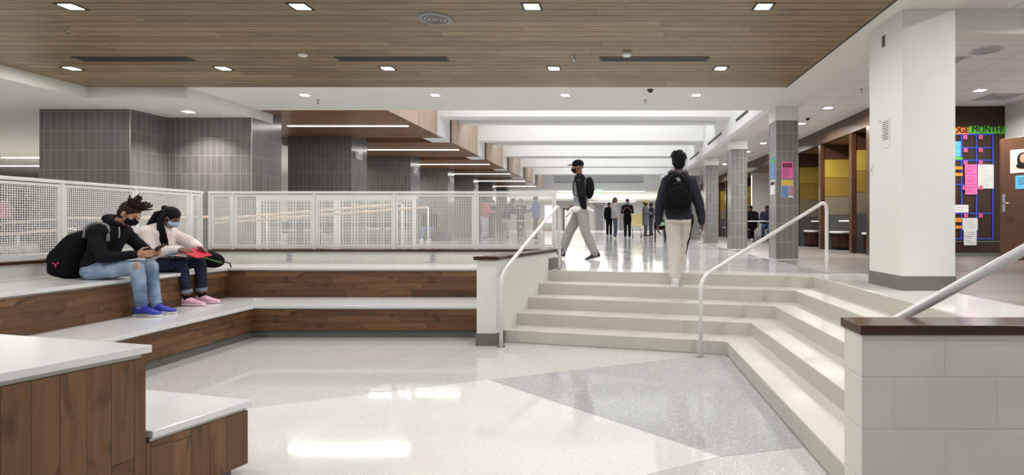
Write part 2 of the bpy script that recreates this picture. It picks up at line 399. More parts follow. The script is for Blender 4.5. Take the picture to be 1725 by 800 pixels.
# big white column
struct(MB().prism([(2.744, 5.375), (3.25, 5.375), (3.25, 6.07), (2.744, 6.07)], U, CZ).build('column_1', M['wall'], bevel=.004))
struct(MB().box((2.738, 5.369, U), (3.256, 6.076, U+.14)).build('baseboard_column', M['greybase'], bevel=.003))
# ceilings
struct(bx('ceiling_wood', (-7.9, -3, CZ), (2.577, 8.46, CZ+.06), M['wceil']))
c = MB().box((-6.42, 8.46, CZ), (2.577, 10.2, CZ+.08)).box((2.577, -3, CZ), (3.25, 8.46, AZ+.1)).box((2.577, 8.46, CZ), (3.25, 10.2, AZ+.1)).box((2.81, 10.2, CZ), (3.25, 34.5, AZ+.1)).box((3.25, 6.07, CZ), (12, 6.35, AZ+.1))
struct(c.build('ceiling_soffit', M['ceil']))
struct(bx('ceiling_edge', (2.565, -3, CZ-.003), (2.59, 8.47, CZ+.01), M['dgrey']))
struct(MB().prism([(-27, -3), (-7.9, -3), (-7.9, 8.46), (-6.42, 8.46), (-6.42, 10.6), (-7.9, 10.9), (-7.9, 34.5), (-27, 34.5)], LZ, CZ+.2).build('ceiling_left', M['ceil']))
a = MB().box((3.25, 6.35, AZ), (12, 34.5, AZ+.08)).box((3.25, -3, AZ), (12, 6.07, AZ+.08)); struct(a.build('ceiling_right', M['act']))
struct(bx('ceiling_atrium', (-4.1, 10.2, TZ), (2.8, 34.5, TZ+.08), M['bright']))
struct(bx('wall_atrium_front', (-4.1, 10.12, CZ+.08), (2.8, 10.2, TZ), M['bright']))
struct(bx('wall_atrium_right', (2.68, 10.2, CZ), (2.81, 34.5, TZ), M['bright']))
for k in range(6):
    g = thing('skylight', ['skylight over the %s bay of the atrium' % q for q in ('first', 'second', 'third', 'fourth', 'fifth', 'sixth')][k], 'skylight', (-.7, 11.6+3.85*k, TZ))
    g['kind'] = 'structure'
    bx('skylight_frame', (-3.9, 10.75+3.85*k, TZ-.05), (2.5, 12.45+3.85*k, TZ-.001), M['rail'], g)
    bx('skylight_lens', (-3.8, 10.8+3.85*k, TZ-.055), (2.4, 12.4+3.85*k, TZ-.05), M['sky'], g)
# white cross beams of the atrium
for k in range(5):
    y = 13.06+3.85*k
    b = MB().box((-4.05, y, 3.82), (2.679, y+.42, TZ-.002)); b.box((-4.35, y+.001, CZ+.002), (-4.05, y+.419, TZ-.003)); b.box((-4.6, y+.42, CZ+.003), (-4.16, y+1.20, TZ-.004))
    struct(b.build('beam_%d' % (2*k+1), M['bright']))
    struct(bx('beam_%d' % (2*k+2), (-4.09, y+1.75, 3.97), (2.679, y+2.05, TZ-.002), M['bright']))
# timber boxes on the left of the atrium
for k in range(6):
    y0 = 10.2 if k == 0 else 10.43+3.85*k; y1 = 13.48+3.85*k
    g = thing('timber_ceiling_box', '%s timber-lined ceiling box beside the atrium, counted from the camera' % ('first', 'second', 'third', 'fourth', 'fifth', 'sixth')[k], 'ceiling box', (-6, y0, CZ)); g['kind'] = 'structure'
    bx('soffit', (-7.9, y0, CZ), (-4.12, y1, CZ+.05), M['wboxu'], g)
    bx('fascia', (-7.9, y0-.02, CZ-.001), (-4.12, y0, TZ), M['wfascia'], g)
    bx('side_cladding', (-4.14, y0-.01, CZ), (-4.1, y1-.42 if k == 0 else y1-.42, TZ), M['wside'], g)
    # linear lamp in the soffit
    yc = (11.8 if k == 0 else 11.78+3.85*k)
    lt = thing('linear_light', 'long white linear light in the %s timber ceiling box' % ('first', 'second', 'third', 'fourth', 'fifth', 'sixth')[k], 'light', (-5.55, yc, CZ), 'linear lights in the timber boxes')
    bx('housing', (-6.85, yc-.045, CZ-.006), (-4.3, yc+.045, CZ+.0), M['rail'], lt)
    bx('lens', (-6.83, yc-.035, CZ-.01), (-4.32, yc+.035, CZ-.006), M['lampl'], lt)
    l = area('linear_lamp', (0, 0, -.02), 2.5, .07, E_LINEAR); l.parent = lt
    # tiled pier behind the box
    py = 13.3+3.85*k
    m = MB(); m.box((-7.7, py, U), (-6.2, py+.83, CZ+.6))
    o = m.build('tiled_pier', [M['tx'], M['ty']]); struct(o); o.name = 'column_%d' % (k+2)
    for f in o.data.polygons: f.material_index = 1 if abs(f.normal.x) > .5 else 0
    wl = thing('wall_speaker', 'small white wall device on the side of the %s tiled pier' % ('first', 'second', 'third', 'fourth', 'fifth', 'sixth')[k], 'wall device', (-6.2, py+.3, 2.95), 'white devices on the tiled piers')
    bx('body', (-6.2, py+.2, 2.88), (-6.12, py+.42, 3.08), M['rail'], wl, .01); bx('grille', (-6.12, py+.23, 2.9), (-6.115, py+.39, 3.02), M['lgrey'], wl)
# tiled wall at the left
m = MB().prism([(-9.41, 9.24), (-7.93, 9.24), (-7.93, 9.98), (-6.42, 9.98), (-6.42, 10.87), (-9.41, 10.87)], U, LZ)
m.box((-7.93, 10.6, LZ), (-6.42, 10.87, CZ))
o = m.build('wall_tiled', [M['tx'], M['ty']]); struct(o)
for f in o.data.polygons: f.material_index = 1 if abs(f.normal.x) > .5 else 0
tt = MB()
for (x, y, z) in ((-9.41, 9.24, LZ), (-7.93, 9.24, LZ), (-6.42, 9.98, LZ)): tt.box((x-.008, y-.006, U), (x+.006, y+.008, z))
struct(tt.build('trim_4', M['alu']))
# right columns of the atrium, tiled, white capital
CN = ('nearest', 'second', 'third', 'fourth', 'fifth', 'sixth', 'seventh')
for k in range(7):
    y = 9.88+3.8*k; x0 = 2.84-.02*k*(k < 3); x0 = 2.83
    g = thing('tiled_column', 'grey tiled column on the right of the atrium, %s in the row' % CN[k], 'column', (x0+.2, y+.2, U)); g['kind'] = 'structure'
    m = MB().box((x0, y, U+.015), (x0+.385, y+.42, 3.15)).build('shaft', [M['cx'], M['cy']], g)
    for f in m.data.polygons: f.material_index = 1 if abs(f.normal.x) > .5 else 0
    bx('capital', (x0-.01, y-.01, 3.15), (x0+.395, y+.43, CZ), M['wall'], g)
    e = MB()
    for (a, b) in ((0, 0), (.385, 0), (0, .42)): e.box((x0+a-.006, y+b-.006, U+.015), (x0+a+.006, y+b+.006, 3.15))
    e.build('corner_trim', M['alu'], g)
    bx('foot_trim', (x0-.02, y-.02, U), (x0+.405, y+.44, U+.015), M['bright'], g)
# black slot diffusers in the atrium wall
for k in range(4):
    y = 11.3+3.7*k*.9 if k == 0 else 14.1+3.8*(k-1)
    tag(bx('slot_diffuser', (2.66, y, 3.58), (2.681, y+(1.06 if k == 0 else 2.0), 3.63), M['black']), 'black slot diffuser on the white atrium wall, %s from the camera' % CN[k].replace('nearest', 'first'), 'air diffuser', 'slot diffusers on the atrium wall')
# end of the atrium and the far hall
struct(bx('wall_bulkhead', (-8.0, 34.3, 3.397), (12, 34.499, TZ), M['bright']))
struct(bx('ceiling_far', (-27, 34.5, 3.4), (12, 58, 3.48), M['ceil']))
struct(bx('wall_far', (-27, 56, U), (12, 56.2, 3.4), M['wall']))
struct(bx('wall_left', (-27, 2.5, U), (-26.8, 56, 3.4), M['wall']))
struct(bx('wall_left_back', (-27, 22.6, U), (-8.6, 22.8, LZ), M['wall']))
struct(bx('wall_entry_left', (-27, 1.0, 0), (-6.0, 1.2, LZ), M['wall']))
# right side: wood wall, alcove, side wall
struct(bx('wall_right', (7.7, 2.4, U), (7.9, 11.3, AZ), M['wall']))
struct(bx('wall_right_back', (8.0, 11.3, U), (8.2, 56, AZ), M['wall']))
struct(bx('wall_notice', (5.1, 11.12, U+.06), (7.7, 11.3, AZ), M['wpanel']))
struct(bx('baseboard_notice', (5.1, 11.11, U), (7.7, 11.3, U+.06), M['greybase']))
struct(bx('trim_5', (5.2, 11.1, U+.28), (7.7, 11.12, U+.292), M['alu']))
struct(bx('wall_alcove_header', (5.1, 11.3, 3.3), (5.3, 34.4, AZ), M['whead']))
struct(bx('wall_alcove_jamb', (5.1, 11.3, U), (5.3, 11.42, 3.3), M['cap']))
struct(bx('ceiling_alcove', (5.3, 11.3, 3.3), (8, 34.4, 3.38), M['wboxu']))
struct(bx('wall_alcove_end', (5.32, 21.8, U), (8, 21.95, 3.3), M['wall']))
# ================================================================ STAIRS AND SEATING
m = MB()
for k in range(1, 5):
    (l, c) = front(k)
    ln, cn = front(k+1)
    # each tread tucks under the riser behind it
    l6, c6 = front(5)
    m.prism([l, c, (c[0], 2.39+.001*k), (c6[0]-.002, 2.39+.001*k), (c6[0]-.002, c6[1]-.002), (l6[0], l6[1]-.002)], max(0, (k-1)*R-.012), k*R)
st = m.build('staircase', M['step'], bevel=.009); tag(st, 'pale terrazzo stairs of five risers turning a corner up to the hall', 'stairs')
# top riser facing, coved joint strips in the inner corner
m = MB(); (l, c) = front(5)
m.prism([(l[0], l[1]-.012), (c[0]-.012, c[1]-.012), (c[0]-.012, 2.395), (c[0]+.0, 2.395), (c[0], c[1]), (l[0], l[1])], 0, U-.004)
m.build('top_riser', M['step'], st)

def bench(name, label, slab, slab_z, faces, toe, base_z, mats, group='built-in bench tiers'):
    """slab: polygon; faces: (p, q, thickness inward, mat) wood faces below"""
    x = sum(p[0] for p in slab)/len(slab); y = sum(p[1] for p in slab)/len(slab)
    t = thing(name, label, 'bench', (x, y, base_z), group)
    MB().prism(slab, slab_z-.035, slab_z).build('seat_slab', M['slab'], t, bevel=.003)
    e = MB(); wv = None
    for i, (p, q, inw, mt) in enumerate(faces):
        p, q = V(p+(0,)), V(q+(0,)); d = (q-p).normalized(); n = V((-d.y, d.x, 0))*inw
        e.prism([p, q, q+n*.02, p+n*.02], slab_z-.052, slab_z-.038)
        z0 = base_z+toe
        MB().prism([p+n*.012, q+n*.012, q+n*.05, p+n*.05], z0, slab_z-.052).build('wood_panel', mt, t)
        if toe: MB().prism([p+n*.05, q+n*.05, q+n*.09, p+n*.09], base_z, z0).build('toe_kick', M['greybase'], t)
    e.build('edge_trim', M['alu'], t)
    return t
SU, SL = .78, .391
bench('back_bench', 'long upper bench tier with white seat along the back wall', [(-4.98, 7.28), (cheek(7.28)-.22, 7.28), (cheek(8.04)-.22, 8.04), (-5.82, 8.04)], SU,
      [((-5.06, 7.31), (cheek(7.3)-.22, 7.31), 1, M['wx'])], 0, SL, None)
bench('back_bench', 'long lower bench tier at the back with grey toe kick on the floor', [(-4.2, 6.58), (cheek(6.58)-.22, 6.58), (cheek(7.3)-.22, 7.36), (-5.06, 7.36)], SL,
      [((-4.31, 6.61), (cheek(6.6)-.22, 6.61), 1, M['wx'])], .09, 0, None)
bench('left_bench', 'upper bench tier on the left where the two students sit', [(-4.98, 3.34), (-4.98, 7.27), (-5.82, 8.03), (-5.82, 3.56)], SU,
      [((-5.0, 3.36), (-5.0, 7.36), 1, M['wy'])], 0, SL, None)
bench('left_bench', 'lower bench tier on the left under the students feet', [(-4.2, 3.65), (-4.2, 6.57), (-5.06, 7.35), (-5.06, 3.88)], SL,
      [((-4.23, 3.66), (-4.23, 6.67), 1, M['wy'])], .09, 0, None)
# near bench block (turned like the stairs), end faces clad in upright boards
ea = math.radians(18.5); E = V((math.sin(ea), math.cos(ea), 0)); G = V((-.968, .252, 0))
C1 = V((-1.97, 3.067, 0)); C2 = V((-2.13, 2.60, 0))
def pt(c, g=0, e=0): p = c+G*g+E*e; return (p.x, p.y)
def at_x(c, x): k = (x-c.x)/G.x; return (x, c.y+G.y*k)
t = thing('near_bench', 'foreground upper bench with white top and upright dark boards, lower left corner', 'bench', (-3.4, 2.2, 0), 'built-in bench tiers')
MB().prism([(C2.x, C2.y), at_x(C2, -5.0), (-5.83, 3.5), (-5.83, 1.25), pt(C2, 0, -1.45)], .755, .79).build('seat_slab', M['slab'], t, bevel=.004)
i2 = C2+G*.025-E*.03
MB().prism([(i2.x, i2.y), at_x(i2, -4.96), (-5.8, 3.46), (-5.8, 1.28), pt(i2, 0, -1.4)], .735, .752).build('edge_trim', M['alu'], t)
i3 = C2+G*.012-E*.02
MB().prism([(i3.x, i3.y), pt(i3, 0, -1.42), pt(i3, .05, -1.42), pt(i3, .05, 0)], .05, .733).build('end_panel', M['wv'], t)
MB().prism([pt(i3, .05, 0), at_x(C2+G*0-E*.02, -4.96), at_x(C2-E*.07, -4.96), pt(i3, .05, -.05)], SL+.001, .733).build('wood_panel', M['wx'], t)
i4 = C2+G*.07-E*.05
MB().prism([(i4.x, i4.y), pt(i4, 0, -1.37), pt(i4, .04, -1.37), pt(i4, .04, 0)], 0, .05).build('toe_kick', M['greybase'], t)
t = thing('near_bench', 'foreground lower bench step with white top, in front of the taller block', 'bench', (-3.2, 3.2, 0), 'built-in bench tiers')
MB().prism([(C1.x, C1.y), at_x(C1, -4.97), at_x(C2, -4.97), (C2.x, C2.y+.002)], SL-.035, SL).build('seat_slab', M['slab'], t, bevel=.004)
i1 = C1+G*.02-E*.02
MB().prism([(i1.x, i1.y), at_x(i1, -4.2), at_x(C2, -4.2), pt(C2, .02, .002)], SL-.052, SL-.038).build('edge_trim', M['alu'], t)
MB().prism([pt(C1, .012, -.015), pt(C2, .012, -.018), pt(C2, .06, -.018), pt(C1, .06, -.015)], .05, SL-.053).build('end_panel', M['wv'], t)
MB().prism([pt(C1, .06, -.015), at_x(C1-E*.015, -4.2), at_x(C1-E*.05, -4.2), pt(C1, .06, -.05)], .09, SL-.053).build('wood_panel', M['wx'], t)
MB().prism([pt(C1, .06, -.07), at_x(C1-E*.07, -4.2), at_x(C1-E*.11, -4.2), pt(C1, .10, -.11), pt(C2, .1, 0), pt(C2, .06, 0)], 0, .05).build('toe_kick', M['greybase'], t)
# power outlets under the cap of the back wall
for px in (487, 729):
    x = (px-1035)*8.04/950
    t = thing('wall_outlet', 'grey outlet plate on the back wall below the cap, %s' % ('left one' if px < 600 else 'right one'), 'outlet', (x, 8.05, .83), 'outlets on the back wall')
    bx('plate', (x-.04, 8.035, .80), (x+.04, 8.049, .93), M['lgrey'], t, .003)
    for z in (.825, .875): bx('socket', (x-.014, 8.03, z), (x+.014, 8.035, z+.025), M['grey'], t)
# crumpled paper on the lower seat
x, y = (440-1035)*7.1/950, 7.05
m = MB(); random.seed(3)
for i in range(7): m.ell((x+random.uniform(-.05, .05), y+random.uniform(-.02, .02), SL+.008), random.uniform(.012, .03), random.uniform(.008, .015), random.uniform(.004, .01), nu=7, nv=5)
tag(m.build('crumpled_wrapper', M['paper']), 'small pale crumpled wrapper left on the lower back bench', 'litter')

# ---------------------------------------------------------------- mesh guards
def guard(name, label, p0, p1, cuts, z0, z1, label_group=None, sp=.0235, wr=.0027, double=False, legs=False, ms=None):
    p0, p1 = V(p0+(0,)), V(p1+(0,)); d = (p1-p0).normalized(); n = V((-d.y, d.x, 0)); Z = V((0, 0, 1)); L = (p1-p0).length
    t = thing(name, label, 'railing', tuple(p0+(p1-p0)*.5+Z*z0), label_group)
    def ob(m, a, b, za, zb, th): m.obox(p0+d*(a+b)/2+Z*(za+zb)/2, d, n, Z, (b-a)/2, th, (zb-za)/2)
    m = MB(); ob(m, 0, L, z1-.035, z1, .022); m.build('top_rail', M['rail'], t, bevel=.003)
    m = MB(); ob(m, 0, L, z0+.01, z0+.035, .018); m.build('bottom_rail', M['rail'], t)
    for c in cuts:
        m = MB(); ob(m, c-.017, c+.017, z0 if not legs else U, z1-.02, .017); m.build('post', M['rail'], t)
    for a, b in zip(cuts, cuts[1:]):
        a += .02; b -= .02; f = MB(); za, zb = z0+.04, z1-.045
        ob(f, a, a+.028, za, zb, .012); ob(f, b-.028, b, za, zb, .012); ob(f, a+.028, b-.028, za, za+.028, .0115); ob(f, a+.028, b-.028, zb-.028, zb, .0115)
        fr = f.build('panel_frame', M['rail'], t)
        w = MB(); k = 1
        while a+.028+k*sp < b-.028:
            x = a+.028+k*sp; ob(w, x-wr, x+wr, za+.02, zb-.02, wr); k += 1
        k = 1
        while za+.028+k*sp < zb-.028:
            zz = za+.028+k*sp; w.obox(p0+d*(a+b)/2+n*wr*1.2+Z*zz, d, n, Z, (b-a)/2-.02, wr, wr); k += 1
        w.build('wire_mesh', M['mesh'], fr)
    return t
XR = lambda px, y: (px-1035)*y/950
YB = 8.13
x0 = XR(352, YB)
guard('mesh_guardrail', 'white wire mesh guardrail on the back wall behind the benches', (x0, YB), (XR(937, YB), YB),
      [XR(q, YB)-x0 for q in (354, 393, 530, 665, 801, 935)], .978, 1.81, 'mesh guardrails on the low walls')
guard('mesh_guardrail', 'white wire mesh guardrail above the left bench behind the students', (-5.92, 8.1), (-5.92, 2.4),
      [.03, .24, 1.14, 2.06, 2.98, 3.9, 4.8, 5.67], .978, 1.81, 'mesh guardrails on the low walls')
guard('ramp_guardrail', 'white framed mesh guard of the ramp standing behind the back guardrail', (XR(432, 9.7), 9.7), (XR(703, 9.7), 9.7), [.03, 1.39, 2.73], U+.05, 1.81, None, .05, .003, legs=True)
# ramp handrails
def path(pts, r=.05, n=6):
    """round the corners of a polyline"""
    P = [V(p) for p in pts]; out = [P[0]]
    for a, b, c in zip(P, P[1:], P[2:]):
        d0, d1 = (a-b), (c-b); rr = min(r, d0.length*.45, d1.length*.45)
        s0, s1 = b+d0.normalized()*rr, b+d1.normalized()*rr
        for i in range(n+1):
            t = i/n; out.append(s0*(1-t)**2+b*2*t*(1-t)+s1*t*t)
    out.append(P[-1]); return out
def ramp_rail(label, pts, post_x):
    t = thing('ramp_handrail', label, 'handrail', (pts[0][0], pts[0][1], U), 'ramp handrails behind the mesh')
    MB().tube(path(pts, .05), .02, 10).build('grip', M['peach'], t)
    for (x, y, z) in post_x: MB().cyl((x, y, U), (x, y, z), .015, n=8).build('post', M['rail'], t)
ramp_rail('pale ramp handrail with the lower end near the seated girl, front one', [(XR(356, 8.8), 8.8, 1.35), (XR(720, 8.8), 8.8, 1.6)], [(XR(721, 8.8), 8.8, 1.6), (XR(565, 8.8), 8.8, 1.49)])
ramp_rail('pale ramp handrail ending shorter, rear one of the sloping pair', [(XR(352, 9.5), 9.5, 1.41), (XR(677, 9.5), 9.5, 1.68)], [(XR(678, 9.5), 9.5, 1.68), (XR(450, 9.5), 9.5, 1.49)])
ramp_rail('pale ramp handrail behind the left guardrail, upper one of two', [(XR(-60, 9), 9, 1.3), (XR(110, 9), 9, 1.425), (XR(350, 9), 9, 1.45)], [(XR(111, 9), 9, 1.42), (XR(340, 9), 9, 1.44)])
ramp_rail('pale ramp handrail behind the left guardrail, lower one of two', [(XR(-60, 8.9), 8.9, 1.12), (XR(125, 8.9), 8.9, 1.265)], [(XR(126, 8.9), 8.9, 1.27), (XR(30, 8.9), 8.9, 1.19)])
# ---------------------------------------------------------------- stair handrails
def handrail(label, a, za, b, zb, r=.021):
    t = thing('stair_handrail', label, 'handrail', (a[0], a[1], 0), 'white stair handrails')
    pts = [(a[0], a[1], 0.002), (a[0], a[1], za), (b[0], b[1], zb), (b[0]+(b[0]-a[0])*.06, b[1]+(b[1]-a[1])*.06, zb-.02), (b[0]+(b[0]-a[0])*.06, b[1]+(b[1]-a[1])*.06, U+.002)]
    P = path(pts[:3], .16, 8)[:-1]+path([pts[2], pts[3], pts[4]], .1, 8) if False else path([pts[0], pts[1], (pts[3][0], pts[3][1], zb+ (zb-za)*.0), pts[4]], .15, 9)
    MB().tube(P, r, 16).build('rail', M['rail'], t)
    m = MB(); m.cyl((a[0], a[1], 0), (a[0], a[1], .006), .045, n=20); m.build('floor_flange', M['chrome'], t)
    m = MB(); m.cyl((pts[4][0], pts[4][1], U), (pts[4][0], pts[4][1], U+.006), .045, n=20); m.build('floor_flange', M['chrome'], t)
handrail('white tubular handrail by the left end of the stairs', (-1.235, 6.15), .80, (-.79, 7.72), 1.62)
handrail('white tubular handrail standing in the middle where the stairs turn', (.866, 5.67), .80, (2.60, 7.10), 1.64)
t = thing('stair_handrail', 'thick white handrail rising behind the near block wall at the right', 'handrail', (1.0, 2.6, 0), 'white stair handrails')
MB().tube(path([(1.10, 2.50, 0), (1.10, 2.50, .84), (1.26, 2.42, .962), (1.71, 2.13, 1.34), (1.98, 1.96, 1.56), (2.6, 1.96, 1.6)], .1, 8), .021, 20).build('rail', M['rail'], t)
MB().cyl((1.10, 2.50, 0), (1.10, 2.50, .006), .045).build('floor_flange', M['chrome'], t)
# ---------------------------------------------------------------- ceiling fixtures
def ordinal(i): return ('first', 'second', 'third', 'fourth', 'fifth', 'sixth', 'seventh', 'eighth', 'ninth', 'tenth')[i]
def downlight(loc, label, e, dark=True, s=.075, grp='', spread=PI):
    t = thing('downlight', label, 'downlight', loc, grp); x, y, z = loc
    m = MB(); q = s+.022
    for (a, b) in (((-q, -q), (q, -s)), ((-q, s), (q, q)), ((-q, -s), (-s, s)), ((s, -s), (q, s))): m.box((x+a[0], y+a[1], z-.006), (x+b[0], y+b[1], z+.002))
    m.build('trim_ring', M['black'] if dark else M['rail'], t)
    bx('lens', (x-s, y-s, z-.003), (x+s, y+s, z-.001), M['lamp'], t)
    l = area('lamp_light', (0, 0, -.02), .14, .14, e, spread=spread); l.parent = t
    return t
for r, (y, xs) in enumerate([(5.31, (-5.115, -2.957, -.777, 1.403)), (7.425, (-7.14, -5.15, -2.985, -.797, 1.40))]):
    for i, x in enumerate(xs): downlight((x, y, CZ), 'square downlight in the wood ceiling, %s from left in the %s row' % (ordinal(i), ('front', 'back')[r]), E_DOWN, True, .07, 'square downlights in the wood ceiling')
for y, e_ in ((3.2, 1.5), (1.0, .6), (-1.2, .6)):
    for x in (-5.1, -2.95, -.78, 1.4): area('unseen_entry_lamp', (x, y, CZ-.02), .14, .14, E_DOWN*e_)
for y in (3.6, 1.4): area('unseen_entry_lamp', (3.9, y, AZ-.02), .14, .14, E_DOWN*2)  # added out of view in the right ceiling to brighten the white column
for i, x in enumerate((-4.92, -2.85, -.784, 1.30)): downlight((x, 8.97, CZ), 'small downlight in the white soffit before the atrium, %s from left' % ordinal(i), E_SOFFIT, False, .06, 'downlights in the white soffit')
downlight((-7.14, 9.45, LZ), 'downlight in the low left soffit shining on the tiled wall', 24, False, .07, 'downlights in the low left soffit', 2.0)
for i, (x, y) in enumerate(((4.28, 11.3), (4.33, 13.06), (6.35, 9.8), (4.3, 16.3), (4.3, 18.2), (4.3, 22), (4.3, 26), (5.0, 5.0))):
    downlight((x, y, AZ), 'downlight in the white tile ceiling on the right, %s' % ('before the booths', 'beside the column with the pink poster', 'near the notice wall', 'above the alcove opening', 'beyond the alcove opening', 'by the far columns', 'at the far booths', 'near the big white column')[i], E_ACT, False, .075, 'downlights in the tile ceiling', 2.85)
for i, (x0_, x1_) in enumerate(((-6.63, -5.28), (-3.41, -2.09), (-.155, 1.14))):
    t = thing('slot_diffuser', 'long black slot diffuser in the wood ceiling, %s' % ('left', 'middle', 'right')[i], 'air diffuser', (x0_, 7.0, CZ), 'slot diffusers in the wood ceiling')
    bx('slot', (x0_, 6.93, CZ-.004), (x1_, 7.06, CZ-.001), M['black'], t)
    m = MB(); m.box((x0_-.02, 7.06, CZ-.008), (x1_+.02, 7.075, CZ)).box((x0_-.02, 6.915, CZ-.008), (x1_+.02, 6.93, CZ)).box((x0_, 6.99, CZ-.008), (x1_, 6.996, CZ)); m.box((x0_-.03, 6.915, CZ-.008), (x0_, 7.075, CZ)).box((x1_, 6.915, CZ-.008), (x1_+.03, 7.075, CZ)); m.build('slot_frame', M['dgrey'], t)
def disc(name, label, cat, x, y, z, r, h, mat, ring=None, grp=None):
    t = thing(name, label, cat, (x, y, z), grp)
    MB().tube([(x, y, z), (x, y, z-h*.6), (x, y, z-h)], [r, r, r*.8], 28).build('body', mat, t)
    if ring:
        m = MB()
        for k in range(3): 
            rr = r*(.25+.22*k); m.tube([(x+rr*math.cos(a*PI/12), y+rr*math.sin(a*PI/12), z-h-.001) for a in range(25)], .004, 5)
        m.build('grille', ring, t)
disc('ceiling_speaker', 'round grey speaker grille in the wood ceiling', 'speaker', -1.786, 5.617, CZ, .17, .012, M['grey'], M['dgrey'])
disc('smoke_detector', 'white smoke detector on the wood ceiling above the left benches', 'smoke detector', -3.746, 6.78, CZ, .055, .035, M['rail'], None, 'smoke detectors')
disc('smoke_detector', 'white smoke detector on the wood ceiling by the right slot diffuser', 'smoke detector', .15, 6.74, CZ, .06, .045, M['rail'], None, 'smoke detectors')
disc('ceiling_speaker', 'round grille in the tile ceiling at the right', 'speaker', 4.97, 7.54, AZ, .2, .008, M['lgrey'], M['grey'])
for i, (x, y, z, w_) in enumerate(((-5.69, 5.87, CZ, 'left part of the wood ceiling'), (-.49, 6.9, CZ, 'middle of the wood ceiling'), (-4.9, 9.32, CZ, 'white soffit above the left mesh'), (.51, 9.32, CZ, 'white soffit right of the dome'), (4.25, 9.7, AZ, 'tile ceiling before the big column'))):
    t = thing('fire_sprinkler', 'small metal sprinkler head in the '+w_, 'sprinkler', (x, y, z), 'sprinkler heads')
    MB().cyl((x, y, z), (x, y, z-.004), .035).build('escutcheon', M['alu'], t)
    m = MB().cyl((x, y, z), (x, y, z-.05), .01, .008, 8); m.tube([(x-.014, y, z-.02), (x-.018, y, z-.045), (x, y, z-.06), (x+.018, y, z-.045), (x+.014, y, z-.02)], .003, 6); m.build('body', M['chrome'], t)
    MB().cyl((x, y, z-.06), (x, y, z-.063), .022).build('deflector', M['chrome'], t)
for (x, y, z, l_) in ((.546, 8.6, CZ, 'small black camera dome at the edge of the white soffit'), (4.25, 12.4, AZ, 'small black camera dome under the tile ceiling')):
    t = thing('camera_dome', l_, 'security camera', (x, y, z)); MB().cyl((x, y, z), (x, y, z-.02), .05, .046).build('base', M['dgrey'], t); MB().ell((x, y, z-.02), .036, .036, .034).build('dome', M['black'], t)
for (x, y, s_, l_) in ((4.62, 8.1, .29, 'square air diffuser in the tile ceiling beside the column'), (7.0, 10.3, .29, 'square air return in the tile ceiling by the notice wall')):
    t = thing('ceiling_vent', l_, 'air vent', (x, y, AZ))
    m = MB()
    for k in range(4):
        q = s_*(1-.22*k); h_ = AZ-.010-.002*k; r_ = .02
        m.box((x-q, y-q, h_), (x+q, y-q+r_, AZ-.001)).box((x-q, y+q-r_, h_), (x+q, y+q, AZ-.001)).box((x-q, y-q+r_+.001, h_), (x-q+r_, y+q-r_-.001, AZ-.001)).box((x+q-r_, y-q+r_+.001, h_), (x+q, y+q-r_-.001, AZ-.001))
    m.build('louvres', M['lgrey'], t); bx('duct', (x-s_+.02, y-s_+.02, AZ-.004), (x+s_-.02, y+s_-.02, AZ-.001), M['grey'], t)
# ================================================================ PEOPLE
Zu = V((0, 0, 1))
SK = dict(light=plain('skin_light_brown', rgb(176, 130, 104), .5, var=.03), brown=plain('skin_brown', rgb(116, 74, 54), .5, var=.03), dark=plain('skin_dark_brown', rgb(84, 54, 40), .5, var=.03))
HAIR = dict(black=plain('hair_black', rgb(14, 12, 12), .7, var=.3, scale=60, bump=.4, bscale=150, spec=.2), dread=plain('hair_dark_brown', rgb(40, 26, 19), .7, var=.4, scale=50, bump=.4, bscale=150, spec=.2), brown=plain('hair_brown', rgb(92, 66, 50), .6, var=.3, scale=40))
CL = {}
def cloth(key, c, var=.1, rough=.85):
    if key not in CL: CL[key] = plain('cloth_'+key, c, rough, 0, var, 12, .25, 250, spec=.2)
    return CL[key]
def ov(m, c, side, fwd, rw, rd, n=16):
    """one oval ring in the plane of side and fwd"""
    return [c+side*math.cos(2*PI*k/n)*rw+fwd*math.sin(2*PI*k/n)*rd for k in range(n)]
def torso_mesh(m, J, g, lo=0):
    P, W, Ch, N_, S = J['pelvis'], J['waist'], J['chest'], J['neck'], J['side']
    k = J.get('bulk', 1.0)
    ring = []
    def r(c, ax, w_, d_):
        f = ax.cross(S).normalized(); ring.append(ov(m, c, S, f, (w_*k+g), (d_*k+g)))
    up0 = (W-P).normalized(); up1 = (Ch-W).normalized(); up2 = (N_-Ch).normalized()
    if lo: r(P-up0*lo, up0, .150, .105)
    r(P-up0*.05, up0, .150, .108); r(P+up0*.04, up0, .155, .108); r(W, (up0+up1), .135, .098)
    r(Ch-up1*.06, up1, .155, .112); r(Ch, up1, .165, .116); r(Ch+(N_-Ch)*.5, up2, .16, .10); r(Ch+(N_-Ch)*.8, up2, .11, .075)
    r(N_, up2, .062, .06)
    m.rings(ring)
    for s in J['sh']: m.ell(s, .062*k+g, .062*k+g, .06*k+g)
    for s in J['sh']: m.limb(N_-(N_-Ch)*.30, s, .07*k+g, .058*k+g)
def arm(m, a, g, stop=1.0, g2=None):
    s, e, w_ = a[0], a[1], a[2]; g2 = g if g2 is None else g2
    m.limb(s, e, .052+g, .041+g); wr = e+(w_-e)*stop; m.limb(e, wr, .041+g, .029+g2)
def leg(m, l, g, stop=1.0, g2=None, g1=None):
    h, k, a = l[0], l[1], l[2]; g2 = g if g2 is None else g2; g1 = g if g1 is None else g1
    m.limb(h, h+(k-h)*.5, .085+g, .073+g); m.limb(h+(k-h)*.5, k, .073+g, .054+g1)
    e = k+(a-k)*stop; c = k+(e-k)*.32; m.limb(k, c, .054+g1, .055+g1*.9); m.limb(c, e, .055+g1*.9, .038+g2)
